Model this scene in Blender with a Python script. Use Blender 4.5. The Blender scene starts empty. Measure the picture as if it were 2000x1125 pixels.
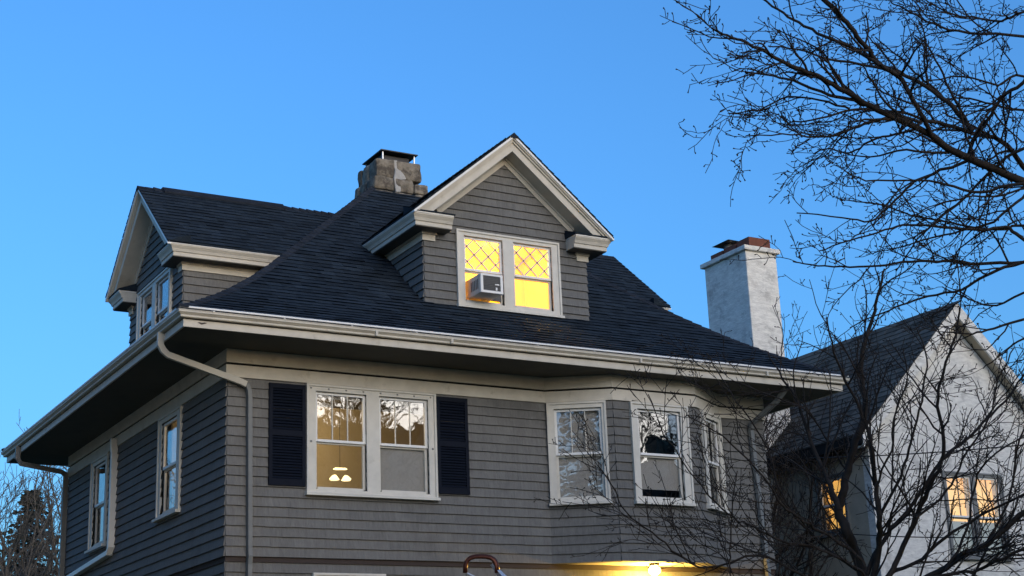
import bpy, bmesh, math, random
from mathutils import Matrix, Vector, noise

sc = bpy.context.scene
col = sc.collection
rnd = random.Random(7)

# ------------------------------------------------------------------ camera
GZ = -7.05                     # ground level (z = 0 is the frieze line of the house)
YAW, PITCH, ROLL = 0.5273, 0.2875, -0.0399
CAM = Vector((-7.3328, -20.9551, -5.4666))
FPX = 2991.3                   # focal length in pixels of a 2000 px wide picture
fwd = Vector((math.sin(YAW)*math.cos(PITCH), math.cos(YAW)*math.cos(PITCH), math.sin(PITCH)))
rgt = Vector((math.cos(YAW), -math.sin(YAW), 0)); upv = rgt.cross(fwd)
cr, sr = math.cos(ROLL), math.sin(ROLL)
RGT = cr*rgt + sr*upv; UPV = -sr*rgt + cr*upv
cd = bpy.data.cameras.new('camera'); cam = bpy.data.objects.new('camera', cd); col.objects.link(cam)
cam.matrix_world = Matrix(((RGT.x, UPV.x, -fwd.x, CAM.x), (RGT.y, UPV.y, -fwd.y, CAM.y), (RGT.z, UPV.z, -fwd.z, CAM.z), (0, 0, 0, 1)))
cd.sensor_width = 36; cd.lens = 36*FPX/2000; cd.clip_end = 3000; cd.clip_start = 0.1
sc.camera = cam

# ------------------------------------------------------------------ sky, sun, exposure
SUN_AZ, SUN_EL = 172, 4.0
w = bpy.data.worlds.new('World'); sc.world = w; w.use_nodes = True
bg = w.node_tree.nodes['Background']
sk = w.node_tree.nodes.new('ShaderNodeTexSky'); sk.sky_type = 'NISHITA'; sk.sun_disc = False
sk.sun_elevation = math.radians(SUN_EL); sk.sun_rotation = math.radians(SUN_AZ)
sk.ozone_density = 4.4; sk.air_density = 1.0; sk.dust_density = 3.0
w.node_tree.links.new(sk.outputs[0], bg.inputs[0]); bg.inputs[1].default_value = 0.15
sd = bpy.data.lights.new('sun', 'SUN'); sd.energy = 0.40; sd.angle = math.radians(55); sd.color = (1.0, .86, .68)
so = bpy.data.objects.new('sun', sd); col.objects.link(so)
az = math.radians(SUN_AZ); el = math.radians(16)
so.rotation_euler = Vector((math.sin(az)*math.cos(el), math.cos(az)*math.cos(el), math.sin(el))).to_track_quat('Z', 'Y').to_euler()
so.location = (0, -30, 20)
vs = sc.view_settings; vs.view_transform = 'Standard'; vs.look = 'None'; vs.exposure = 2.14; vs.gamma = 1; vs.use_curve_mapping = False

# ------------------------------------------------------------------ helpers
def ray(u, v): return RGT*((u-1000)/FPX) + UPV*(-(v-562.5)/FPX) + fwd
def at(u, v, depth): return CAM + ray(u, v)*depth
def at_y(u, v, y): d = ray(u, v); return CAM + d*((y-CAM.y)/d.y)
def at_x(u, v, x): d = ray(u, v); return CAM + d*((x-CAM.x)/d.x)

MATS = {}
def mat(name, c, rough=.8, var=.12, scale=6, stretch=(1, 1, 1), bump=0, metal=0, spec=.3, rnd_obj=0, stain=None, bscale=None):
    m = bpy.data.materials.new(name); m.use_nodes = True; nt = m.node_tree; N = nt.nodes; L = nt.links
    b = N['Principled BSDF']; b.inputs['Roughness'].default_value = rough; b.inputs['Metallic'].default_value = metal
    b.inputs['Specular IOR Level'].default_value = spec
    geo = N.new('ShaderNodeNewGeometry'); mp = N.new('ShaderNodeMapping'); mp.inputs['Scale'].default_value = stretch
    L.new(geo.outputs['Position'], mp.inputs['Vector'])
    nz = N.new('ShaderNodeTexNoise'); nz.inputs['Scale'].default_value = scale; nz.inputs['Detail'].default_value = 5; nz.inputs['Roughness'].default_value = .6
    L.new(mp.outputs[0], nz.inputs['Vector'])
    mr = N.new('ShaderNodeMapRange'); mr.inputs['From Min'].default_value = .28; mr.inputs['From Max'].default_value = .72
    mr.inputs['To Min'].default_value = 1-var; mr.inputs['To Max'].default_value = 1+var; L.new(nz.outputs['Fac'], mr.inputs['Value'])
    val = mr.outputs[0]
    at_ = N.new('ShaderNodeAttribute'); at_.attribute_name = 'tone'; ad = N.new('ShaderNodeMath'); ad.operation = 'ADD'
    L.new(val, ad.inputs[0]); L.new(at_.outputs['Fac'], ad.inputs[1]); val = ad.outputs[0]
    if rnd_obj:
        oi = N.new('ShaderNodeObjectInfo'); m2 = N.new('ShaderNodeMapRange'); m2.inputs['To Min'].default_value = 1-rnd_obj; m2.inputs['To Max'].default_value = 1+rnd_obj
        L.new(oi.outputs['Random'], m2.inputs['Value']); mu = N.new('ShaderNodeMath'); mu.operation = 'MULTIPLY'
        L.new(val, mu.inputs[0]); L.new(m2.outputs[0], mu.inputs[1]); val = mu.outputs[0]
    vm = N.new('ShaderNodeVectorMath'); vm.operation = 'SCALE'; vm.inputs[0].default_value = c; L.new(val, vm.inputs['Scale'])
    out = vm.outputs[0]
    if stain:
        n2 = N.new('ShaderNodeTexNoise'); n2.inputs['Scale'].default_value = stain[1]; n2.inputs['Detail'].default_value = 6; n2.inputs['Roughness'].default_value = .7
        L.new(geo.outputs['Position'], n2.inputs['Vector'])
        r2 = N.new('ShaderNodeMapRange'); r2.inputs['From Min'].default_value = stain[2]; r2.inputs['From Max'].default_value = stain[2]+.12; r2.inputs['To Max'].default_value = stain[3]
        L.new(n2.outputs['Fac'], r2.inputs['Value'])
        mx = N.new('ShaderNodeMix'); mx.data_type = 'RGBA'; L.new(r2.outputs[0], mx.inputs['Factor']); L.new(out, mx.inputs['A']); mx.inputs['B'].default_value = (*stain[0], 1); out = mx.outputs['Result']
    L.new(out, b.inputs['Base Color'])
    if bump:
        bp = N.new('ShaderNodeBump'); bp.inputs['Strength'].default_value = bump; bp.inputs['Distance'].default_value = .01
        n3 = nz
        if bscale:
            n3 = N.new('ShaderNodeTexNoise'); n3.inputs['Scale'].default_value = bscale; n3.inputs['Detail'].default_value = 4; L.new(mp.outputs[0], n3.inputs['Vector'])
        L.new(n3.outputs['Fac'], bp.inputs['Height']); L.new(bp.outputs[0], b.inputs['Normal'])
    MATS[name] = m; return m

def mat_emit(name, c, s):
    m = bpy.data.materials.new(name); m.use_nodes = True; b = m.node_tree.nodes['Principled BSDF']
    b.inputs['Base Color'].default_value = (*c, 1); b.inputs['Emission Color'].default_value = (*c, 1); b.inputs['Emission Strength'].default_value = s
    MATS[name] = m; return m

def mat_glass(name, ior=2.1, wave=.05, tint=(1, 1, 1), wscale=1.6):
    m = bpy.data.materials.new(name); m.use_nodes = True; nt = m.node_tree; N = nt.nodes; L = nt.links
    N.remove(N['Principled BSDF']); o = N['Material Output']
    tr = N.new('ShaderNodeBsdfTransparent'); tr.inputs[0].default_value = (*tint, 1)
    gl = N.new('ShaderNodeBsdfGlossy'); gl.inputs['Roughness'].default_value = .012
    fr = N.new('ShaderNodeFresnel'); geo = N.new('ShaderNodeNewGeometry')
    m1 = N.new('ShaderNodeMath'); m1.operation = 'MULTIPLY_ADD'; m1.inputs[1].default_value = -2; m1.inputs[2].default_value = 1; L.new(geo.outputs['Backfacing'], m1.inputs[0])
    pw = N.new('ShaderNodeMath'); pw.operation = 'POWER'; pw.inputs[0].default_value = ior; L.new(m1.outputs[0], pw.inputs[1]); L.new(pw.outputs[0], fr.inputs['IOR'])   # same reflectance on both faces of the pane
    nz = N.new('ShaderNodeTexNoise'); nz.inputs['Scale'].default_value = wscale; nz.inputs['Detail'].default_value = 2
    L.new(geo.outputs['Position'], nz.inputs['Vector'])
    bp = N.new('ShaderNodeBump'); bp.inputs['Strength'].default_value = wave; bp.inputs['Distance'].default_value = .05; L.new(nz.outputs['Fac'], bp.inputs['Height']); L.new(bp.outputs[0], gl.inputs['Normal'])
    mx = N.new('ShaderNodeMixShader'); L.new(fr.outputs[0], mx.inputs[0]); L.new(tr.outputs[0], mx.inputs[1]); L.new(gl.outputs[0], mx.inputs[2]); L.new(mx.outputs[0], o.inputs['Surface'])
    MATS[name] = m; return m

SIDING = mat('siding_grey', (.146, .143, .135), .85, .17, 9, (3.5, 3.5, .35), .35, rnd_obj=.06, bscale=30, stain=((.108, .105, .098), 1.1, .54, .6))
TRIM = mat('trim_beige', (.58, .535, .45), .65, .10, 4, (1, 1, 1), .08, stain=((.27, .235, .17), 4.5, .60, .40))
CASING = mat('casing_paint', (.64, .61, .54), .6, .08, 5, stain=((.36, .32, .25), 7, .61, .40))
WHITE = mat('white_metal', (.80, .79, .76), .4, .04, 4)
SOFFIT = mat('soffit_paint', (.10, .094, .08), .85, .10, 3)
ROOF = mat('asphalt_shingle', (.018, .026, .035), .95, .30, 3.0, (1, 1, 1), .5, spec=.15, bscale=120)
RIDGE = mat('cap_shingle', (.022, .027, .036), .95, .25, 8, spec=.15, rnd_obj=.2)
SHUT = mat('shutter_paint', (.0065, .0095, .018), .6, .1, 5, spec=.08)
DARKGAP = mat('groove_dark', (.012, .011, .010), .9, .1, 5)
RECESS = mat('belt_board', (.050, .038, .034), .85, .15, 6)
PIPE = mat('pipe_beige', (.50, .47, .40), .5, .08, 4, stain=((.28, .24, .18), 4, .62, .5))
PIPEG = mat('pipe_grey', (.17, .175, .17), .5, .10, 6)
LEAD = mat('lead_came', (.55, .54, .52), .5, .1, 8)
STONE = mat('chimney_stone', (.19, .165, .13), .95, .5, 7, bump=1.0, bscale=22, rnd_obj=.25, stain=((.06, .05, .042), 4.5, .50, .8))
MORTAR = mat('mortar', (.36, .35, .33), .95, .15, 12, bump=.4)
METALD = mat('cap_metal', (.035, .035, .04), .45, .2, 6, metal=.4)
GALV = mat('galvanised', (.55, .56, .57), .35, .1, 8, metal=.6)
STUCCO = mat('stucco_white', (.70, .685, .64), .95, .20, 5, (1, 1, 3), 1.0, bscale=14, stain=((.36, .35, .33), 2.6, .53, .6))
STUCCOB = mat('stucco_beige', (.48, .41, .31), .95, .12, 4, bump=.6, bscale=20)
SLATE = mat('slate', (.080, .076, .066), .9, .25, 5, spec=.12, rnd_obj=.35)
TERRA = mat('terracotta', (.16, .060, .040), .9, .25, 9)
BARK = mat('bark_dark', (.030, .024, .020), .95, .35, 14)
BARKG = mat('bark_grey', (.115, .098, .080), .95, .3, 14)
NEEDLE = mat('needles', (.024, .030, .020), .9, .4, 3)
GRASS = mat('lawn', (.05, .065, .03), .95, .3, 2)
ASPH = mat('road_asphalt', (.05, .05, .052), .9, .2, 4)
CONC = mat('concrete', (.30, .29, .27), .9, .15, 3)
GLASS = mat_glass('window_glass')
GLASSD = mat_glass('diamond_glass', 1.42, .20, (1, .98, .93), 4)
ROOMD = mat('room_dark', (.16, .15, .135), .9, .1, 2)
ROOMB = mat('room_beige', (.55, .47, .33), .9, .06, 2)
ROOMY = mat('room_yellow', (.90, .60, .05), .9, .06, 2)
BLIND = mat('blind_cloth', (.42, .40, .36), .9, .06, 30, (1, 1, .3))
CURT = mat('curtain_cloth', (.50, .46, .38), .9, .1, 18, (2, 2, .1))
WOODF = mat('sash_wood', (.16, .075, .035), .6, .2, 8)
ACM = mat('ac_case', (.52, .52, .50), .5, .06, 6)
ACG = mat('ac_grille', (.10, .10, .10), .6, .1, 20)
COPPER = mat('copper_brown', (.10, .030, .016), .35, .3, 20, metal=.5)
LAMPG = mat_emit('lamp_glass', (1, .62, .16), 14)
TUBE = mat_emit('tube_light', (1, .80, .40), .6)
GLOW = mat_emit('warm_lit_room', (1, .50, .085), .42)
GLOW2 = mat_emit('warm_lit_room_dim', (1, .58, .15), .18)
VINYL = mat('cable_black', (.012, .012, .012), .5, .1, 4)

PINV = {}
def link(o, parent=None):
    col.objects.link(o)
    if parent is not None:
        o.parent = parent
        if parent in PINV: o.matrix_parent_inverse = PINV[parent]
    return o
def thing(name, label, cat, loc, group=None):
    o = bpy.data.objects.new(name, None); col.objects.link(o); o.location = loc; o.empty_display_size = .2
    PINV[o] = Matrix.Translation(loc).inverted()
    tag(o, label, cat, group); return o
def tag(o, label=None, cat=None, group=None, kind=None):
    if label: o['label'] = label
    if cat: o['category'] = cat
    if group: o['group'] = group
    if kind: o['kind'] = kind
    return o

class Fr:                                   # a wall frame: u to the right seen from outside, n outward, z up
    def __init__(s, o, u, n): s.o = Vector(o); s.u = Vector(u).normalized(); s.n = Vector(n).normalized()
    def p(s, u, n, z): return s.o + s.u*u + s.n*n + Vector((0, 0, z))

class MB:
    def __init__(s): s.v = []; s.f = []; s.t = []
    def add(s, vs, fs):
        k = len(s.v); s.v += [tuple(q) for q in vs]; s.f += [tuple(i+k for i in f) for f in fs]
    def hexa(s, a): s.add(a, [(0, 3, 2, 1), (4, 5, 6, 7), (0, 1, 5, 4), (1, 2, 6, 5), (2, 3, 7, 6), (3, 0, 4, 7)])
    def box(s, x0, x1, y0, y1, z0, z1):
        s.hexa([(x0, y0, z0), (x1, y0, z0), (x1, y1, z0), (x0, y1, z0), (x0, y0, z1), (x1, y0, z1), (x1, y1, z1), (x0, y1, z1)])
    def fbox(s, F, u0, u1, n0, n1, z0, z1):
        s.hexa([F.p(u0, n0, z0), F.p(u0, n1, z0), F.p(u1, n1, z0), F.p(u1, n0, z0), F.p(u0, n0, z1), F.p(u0, n1, z1), F.p(u1, n1, z1), F.p(u1, n0, z1)])
    def prism(s, pts, off):                 # polygon extruded by a vector
        n = len(pts); off = Vector(off); P = [Vector(q) for q in pts]
        s.add(P + [q+off for q in P], [tuple(range(n))[::-1], tuple(range(n, 2*n))] + [(i, (i+1) % n, (i+1) % n+n, i+n) for i in range(n)])
    def sweep(s, prof, path, closed_path=False, cap=True):   # prof (out, z); path (x, y); outward = right-hand side
        P = [Vector((q[0], q[1])) for q in path]; n = len(P); m = len(prof); rings = []
        def nrm(a, b): d = (b-a).normalized(); return Vector((d.y, -d.x))
        for i in range(n):
            if closed_path: a, b = nrm(P[i-1], P[i]), nrm(P[i], P[(i+1) % n])
            else: a = nrm(P[max(i-1, 0)], P[max(i, 1)]); b = nrm(P[min(i, n-2)], P[min(i+1, n-1)])
            mt = (a+b)/max(.2, 1+a.dot(b))
            rings.append([(P[i].x+mt.x*o, P[i].y+mt.y*o, z) for o, z in prof])
        k = len(s.v); s.v += [q for r in rings for q in r]
        for i in range(n if closed_path else n-1):
            j = (i+1) % n
            for a in range(m):
                b = (a+1) % m; s.f.append((k+i*m+a, k+j*m+a, k+j*m+b, k+i*m+b))
        if cap and not closed_path: s.f.append(tuple(range(k, k+m))[::-1]); s.f.append(tuple(range(k+(n-1)*m, k+n*m)))
    def tube(s, pts, rad, n=6, flat=1.0, twist=0):           # round or flattened tube along points
        pts = [Vector(p) for p in pts]; k = len(s.v); N = len(pts)
        t0 = (pts[1]-pts[0]).normalized(); x = t0.cross(Vector((0, 0, 1)))
        if x.length < .1: x = t0.cross(Vector((0, 1, 0)))
        x.normalize()
        for i, p in enumerate(pts):
            t = (pts[min(i+1, N-1)]-pts[max(i-1, 0)]).normalized()
            x = (x - t*x.dot(t)).normalized(); y = t.cross(x); r = rad[i] if isinstance(rad, (list, tuple)) else rad
            for q in range(n):
                a = 2*math.pi*q/n + twist; s.v.append(tuple(p + x*(math.cos(a)*r) + y*(math.sin(a)*r*flat)))
        for i in range(N-1):
            for q in range(n):
                b = (q+1) % n; s.f.append((k+i*n+q, k+i*n+b, k+(i+1)*n+b, k+(i+1)*n+q))
        s.f.append(tuple(range(k, k+n))[::-1]); s.f.append(tuple(range(k+(N-1)*n, k+N*n)))
    def build(s, name, m, parent=None, smooth=False, bevel=0):
        me = bpy.data.meshes.new(name); me.from_pydata(s.v, [], s.f); me.update()
        if s.t: me.attributes.new('tone', 'FLOAT', 'FACE').data.foreach_set('value', s.t)
        if smooth: me.polygons.foreach_set('use_smooth', [True]*len(me.polygons))
        me.materials.append(MATS[m] if isinstance(m, str) else m)
        o = bpy.data.objects.new(name, me); link(o, parent)
        if bevel:
            md = o.modifiers.new('bevel', 'BEVEL'); md.width = bevel; md.segments = 2; md.limit_method = 'ANGLE'
        return o

def rect_minus(r, holes):                   # (u0,u1,z0,z1) minus rectangles
    out = [r]
    for h in holes:
        nx = []
        for (a, b, c, d) in out:
            if h[0] >= b-1e-6 or h[1] <= a+1e-6 or h[2] >= d-1e-6 or h[3] <= c+1e-6: nx.append((a, b, c, d)); continue
            if h[0] > a: nx.append((a, h[0], c, d))
            if h[1] < b: nx.append((h[1], b, c, d))
            u0, u1 = max(a, h[0]), min(b, h[1])
            if h[2] > c: nx.append((u0, u1, c, h[2]))
            if h[3] < d: nx.append((u0, u1, h[3], d))
        out = nx
    return [q for q in out if q[1]-q[0] > .004 and q[3]-q[2] > .004]
def clip(poly, planes):                     # keep a*u+b*z <= c
    for a, b, c in planes:
        out = []
        for i in range(len(poly)):
            p, q = poly[i-1], poly[i]; fp, fq = a*p[0]+b*p[1]-c, a*q[0]+b*q[1]-c
            if (fp <= 0) != (fq <= 0):
                t = fp/(fp-fq); out.append((p[0]+t*(q[0]-p[0]), p[1]+t*(q[1]-p[1])))
            if fq <= 0: out.append(q)
        poly = out
        if len(poly) < 3: return []
    return poly

EXPO = 0.1445
SH_LEFT = [300]                             # individual shingles still to place on the house
def shingles(parent, F, u0, u1, zb, zt, holes=(), planes=(), single=lambda u, z: False, wmin=.17, wmax=.40, z_start=None):
    stuff = MB(); z = zb; k = 0
    while z < zt-.01:
        z1 = min(z+EXPO, zt); u = u0 - rnd.uniform(0, .12)
        while u < u1:
            wd = rnd.uniform(wmin, wmax); a, b = max(u, u0), min(u+wd, u1); u += wd
            if b-a < .02: continue
            dz = rnd.uniform(-.0025, .0025) if z > zb+.01 else 0; butt = rnd.uniform(.027, .0295)
            for (p, q, c, d) in rect_minus((a+.0006, b-.0006, z+dz, z1+.012), holes):
                poly = clip([(p, c), (q, c), (q, d), (p, d)], planes)
                if len(poly) < 3: continue
                fn = lambda zz: butt - (butt-.003)*(zz-z)/EXPO
                fr_ = [F.p(x, fn(y), y) for x, y in poly]; bk = [F.p(x, -.002, y) for x, y in poly]; n = len(poly)
                vs_ = fr_+bk; fs_ = [tuple(range(n))] + [(i, i+n, (i+1) % n+n, (i+1) % n) for i in range(n)]
                if SH_LEFT[0] > 0 and single((p+q)/2, (c+d)/2):
                    SH_LEFT[0] -= 1; mb = MB(); mb.add(vs_, fs_); mb.build('shingle', SIDING, parent)
                else: stuff.add(vs_, fs_); stuff.t += [rnd.uniform(-.06, .06)]*len(fs_)
        z += EXPO; k += 1
    if stuff.v: tag(stuff.build('shingle_field', SIDING, parent), kind='stuff')

def core_wall(name, F, u0, u1, z0, z1, holes, parent, thick=.12, m=SIDING):
    mb = MB()
    for (a, b, c, d) in rect_minus((u0, u1, z0, z1), holes): mb.fbox(F, a, b, -thick, -.003, c, d)
    return mb.build(name, m, parent)

def window(parent, F, u0, u1, z0, z1, lights, gz0, gzm, gz1, muntins=0, style='plain', frame_m=CASING, sill=True, glass=GLASS, proud=.045, nm='window'):
    """casing (part) with sill, sashes, panes and muntins as sub-parts; returns the casing and its opening rectangles"""
    sw = .042; ops = [(a-sw, b+sw, gz0-sw, gz1+sw) for a, b in lights]
    mb = MB()
    for (a, b, c, d) in rect_minus((u0, u1, z0, z1), ops): mb.fbox(F, a, b, -.10, proud, c, d)
    bw = .028                                # raised backband
    mb.fbox(F, u0-.006, u0+bw, 0, proud+.02, z0, z1+.004); mb.fbox(F, u1-bw, u1+.006, 0, proud+.02, z0, z1+.004); mb.fbox(F, u0+bw, u1-bw, 0, proud+.02, z1-bw, z1+.004)
    W = mb.build(nm, frame_m, parent)
    if sill:
        s = MB(); s.prism([F.p(u0-.025, 0, z0-.045), F.p(u0-.025, .105, z0-.045), F.p(u0-.025, .105, z0-.004), F.p(u0-.025, 0, z0+.02)], F.u*(u1-u0+.05)); s.build('sill', frame_m, W)
    for a, b in lights:
        for lo, hi, n, kind in ((gzm, gz1, -.008, 'up'), (gz0, gzm, -.034, 'low')):
            s = MB(); r = .034
            s.fbox(F, a-sw, a, n-.03, n+.006, lo-sw*.5, hi+sw); s.fbox(F, b, b+sw, n-.03, n+.006, lo-sw*.5, hi+sw)
            if kind == 'up': s.fbox(F, a, b, n-.03, n+.006, hi, hi+sw); s.fbox(F, a, b, n-.03, n+.014, lo-.024, lo+.014)
            else: s.fbox(F, a, b, n-.03, n+.03, lo-sw, lo); s.fbox(F, a, b, n-.03, n+.004, hi-.05, hi-.024)
            s.build('sash', WHITE if kind == 'up' else frame_m, W)
            p = MB(); p.fbox(F, a, b, n-.016, n-.011, lo, hi); p.build('pane', glass, W)
            if kind == 'up' and muntins:
                for i in range(1, muntins+1):
                    mm = MB(); um = a+(b-a)*i/(muntins+1); mm.fbox(F, um-.008, um+.008, n-.024, n-.003, lo+.014, hi); mm.build('muntin', frame_m, W)
            if kind == 'up' and style == 'diamond':
                step = .265; w_, h_ = b-a, hi-lo
                for sgn in (1, -1):
                    for i in range(-6, 7):
                        c = i*step + .10            # line z = sgn*(u-a)*1.0 + c  (clipped to the pane)
                        pts = []
                        for t in [q/40 for q in range(41)]:
                            z = (t*w_*.98*sgn) + c + (0 if sgn > 0 else w_*.98-.04)
                            if .015 <= z <= h_: pts.append((a+t*w_, lo+z))
                        if len(pts) < 3: continue
                        (ua, za), (ub, zb_) = pts[0], pts[-1]; t = .016
                        mm = MB(); mm.prism([F.p(ua, n-.010, za-t), F.p(ub, n-.010, zb_-t), F.p(ub, n-.010, zb_+t), F.p(ua, n-.010, za+t)], F.n*.012); mm.build('lead_bar', LEAD, W)
    return W, ops

# ------------------------------------------------------------------ ground
def struct(o): o['kind'] = 'structure'; return o
g = MB(); g.add([(-900, -900, GZ), (900, -900, GZ), (900, 900, GZ), (-900, 900, GZ)], [(0, 1, 2, 3)]); struct(g.build('ground', GRASS))
g = MB(); g.add([(-400, -30, GZ+.004), (400, -30, GZ+.004), (400, -23, GZ+.004), (-400, -23, GZ+.004)], [(0, 1, 2, 3)]); struct(g.build('road', ASPH))
g = MB(); g.box(-400, 400, -23, -22.8, GZ-.1, GZ+.13); g.box(-400, 400, -30.2, -30, GZ-.1, GZ+.13); struct(g.build('kerb', CONC))
g = MB(); g.box(-400, 400, -20.6, -19.1, GZ-.1, GZ+.03); struct(g.build('pavement', CONC))

# ------------------------------------------------------------------ HOUSE
HW, HD = 9.90, 9.15
house = thing('house', 'grey shingled house with beige trim, dark hipped roof and gabled dormers', 'house', (HW/2, HD/2, GZ))
BX0, BXA, BXB, BX1, BPR = 5.40, 6.33, 7.975, 8.92, .587
FRONT = Fr((0, 0, 0), (1, 0, 0), (0, -1, 0))
LEFT = Fr((0, 0, 0), (0, -1, 0), (-1, 0, 0))           # u = -y
BAYL = Fr((BX0, 0, 0), (BXA-BX0, -BPR, 0), (-BPR, -(BXA-BX0), 0))
BAYC = Fr((BXA, -BPR, 0), (1, 0, 0), (0, -1, 0))
BAYR = Fr((BXB, -BPR, 0), (BX1-BXB, BPR, 0), (BPR, -(BX1-BXB), 0))
bl = math.hypot(BXA-BX0, BPR); bc = BXB-BXA; br = math.hypot(BX1-BXB, BPR)
ZB, ZF = -2.80, -.20
FP = [(0, HD), (0, 0), (BX0, 0), (BXA, -BPR), (BXB, -BPR), (BX1, 0), (HW, 0), (HW, HD)]
GZ0, GZM, GZ1 = -1.75, -1.05, -.355
WZ0, WZ1 = -1.845, -.215

# windows first (they give the wall holes)
Wf, of = window(house, FRONT, 1.225, 3.372, WZ0, WZ1, [(1.41, 2.155), (2.452, 3.205)], GZ0, GZM, GZ1, muntins=2)
tag(Wf, 'double window between the dark shutters')
Wb1, ob1 = window(house, BAYL, .03, bl-.115, WZ0, WZ1, [(.185, .87)], GZ0, GZM, GZ1, muntins=2)
Wb2, ob2 = window(house, BAYC, .32, 1.465, WZ0, WZ1, [(.495, 1.275)], GZ0, GZM, GZ1)
Wb3, ob3 = window(house, BAYR, .22, bl-.03, WZ0, WZ1, [(.42, .95)], GZ0, GZM, GZ1, muntins=2)
Ws1, os1 = window(house, LEFT, -3.20, -2.04, WZ0, WZ1, [(-3.02, -2.29)], GZ0, GZM, GZ1, proud=.035)
Ws2, os2 = window(house, LEFT, -7.33, -6.22, WZ0, WZ1, [(-7.14, -6.43)], GZ0, GZM, GZ1, proud=.035)
Wl, ol = window(house, FRONT, 1.325, 2.47, -4.75, -3.02, [(1.50, 2.30)], -4.6, -3.9, -3.2)

wl = core_wall('wall', FRONT, 0.12, BX0, ZB, .215, of, house); tag(wl, 'front wall left of the bay')
wr = core_wall('wall', FRONT, BX1, HW, ZB, .215, [], house)
wbl = core_wall('wall', BAYL, 0, bl, ZB, .215, ob1, house)
wbc = core_wall('wall', BAYC, 0, bc, ZB, .215, ob2, house)
wbr = core_wall('wall', BAYR, 0, br, ZB, .215, ob3, house)
ws = core_wall('wall', LEFT, -HD, 0, ZB, .215, os1+os2, house); tag(ws, 'shaded side wall')
o = MB(); o.box(HW-.12, HW, .12, HD, ZB, .215); o.box(.12, HW-.12, HD-.12, HD, ZB, .215); o.build('wall', SIDING, house)
# lower storey
lw = MB()
for (a, b, c, d) in rect_minus((0.03, HW-.03, GZ, ZB-.002), ol): lw.fbox(FRONT, a, b, -.18, -.03, c, d)
low = lw.build('wall', SIDING, house); tag(low, 'lower storey wall')
lw = MB(); lw.box(.03, .15, .18, HD-.03, GZ, ZB-.002); lw.box(HW-.15, HW-.03, .18, HD-.03, GZ, ZB-.002); lw.box(.15, HW-.15, HD-.15, HD-.03, GZ, ZB-.002); lws = lw.build('wall', SIDING, house)
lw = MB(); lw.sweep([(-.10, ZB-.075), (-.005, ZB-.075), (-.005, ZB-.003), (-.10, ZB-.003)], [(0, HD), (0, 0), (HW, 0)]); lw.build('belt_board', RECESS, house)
FL = Fr((0, .03, 0), (1, 0, 0), (0, -1, 0)); LL = Fr((.03, 0, 0), (0, -1, 0), (-1, 0, 0))
# shingles: the dormers and the near end of the front wall shingle by shingle (dormers are called further down)
def siding_main():
    shingles(wl, FRONT, 0, BX0, ZB, ZF, of, single=lambda u, z: u < 5.4)
    shingles(wr, FRONT, BX1, HW, ZB, ZF)
    shingles(wbl, BAYL, 0, bl, ZB, ZF, ob1); shingles(wbc, BAYC, 0, bc, ZB, ZF, ob2); shingles(wbr, BAYR, 0, br, ZB, ZF, ob3)
    shingles(ws, LEFT, -HD, 0, ZB, ZF, os1+os2, wmin=.16, wmax=.36)
    shingles(low, FL, 0.0, HW, ZB-.075-EXPO*4, ZB-.075, ol); shingles(lws, LL, -HD, 0.0, ZB-.075-EXPO*4, ZB-.075)
# frieze boards with the dark groove between
f = MB(); f.sweep([(-.01, ZF), (.034, ZF), (.034, -.018), (-.01, -.018)], FP); f.build('frieze_board', TRIM, house)
f = MB(); f.sweep([(-.01, -.018), (.001, -.018), (.001, .016), (-.01, .016)], FP); f.build('shadow_groove', DARKGAP, house)  # near-black colour stands in for the shadow under the moulding
f = MB(); f.sweep([(-.01, .016), (.030, .016), (.030, .219), (-.01, .219)], FP); f.build('frieze_board', TRIM, house)
# interior: floor slab, ceiling, room partitions
f = MB(); f.box(.13, HW-.13, .13, HD-.13, ZB-.15, ZB-.02); f.build('floor_slab', ROOMD, house)
f = MB(); f.box(.13, HW-.13, .13, HD-.13, .16, .21); f.build('ceiling_slab', ROOMD, house)
f = MB(); f.box(.13, 5.2, 3.0, 3.08, ZB-.02, .16); f.box(4.9, 5.0, .13, 3.0, ZB-.02, .16); f.build('partition', ROOMB, house)
f = MB(); f.box(5.2, HW-.13, 3.6, 3.68, ZB-.02, .16); f.box(.13, 5.2, 5.2, 5.28, ZB-.02, .16); f.build('partition', ROOMD, house)
f = MB(); f.fbox(FRONT, 2.41, 3.25, -.075, -.070, -1.79, -1.06); f.build('blind', BLIND, Wf)
f = MB(); f.fbox(FRONT, 1.37, 2.20, -.085, -.081, -.40, -.30); f.fbox(FRONT, 2.41, 3.25, -.090, -.086, -.42, -.30); f.build('blind', BLIND, Wf)
f = MB(); f.fbox(BAYL, .14, .915, -.085, -.08, -1.80, -.30); f.build('blind', BLIND, Wb1)  # unseen pale sheet, added so the pane's reflection reads paler
f = MB(); f.fbox(BAYC, .45, 1.32, -.085, -.08, -1.62, -1.08); f.build('blind', BLIND, Wb2)
f = MB()
for i in range(14): f.fbox(LEFT, -7.17+i*.055, -7.135+i*.055, -.10-.012*(i % 2), -.09-.012*(i % 2), -1.80, -1.06)
f.build('curtain', CURT, Ws2)
f = MB()
for i in range(14): f.fbox(LEFT, -3.05+i*.055, -3.015+i*.055, -.13-.012*(i % 2), -.12-.012*(i % 2), -1.80, -1.25)
f.build('curtain', CURT, Ws1)

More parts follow.
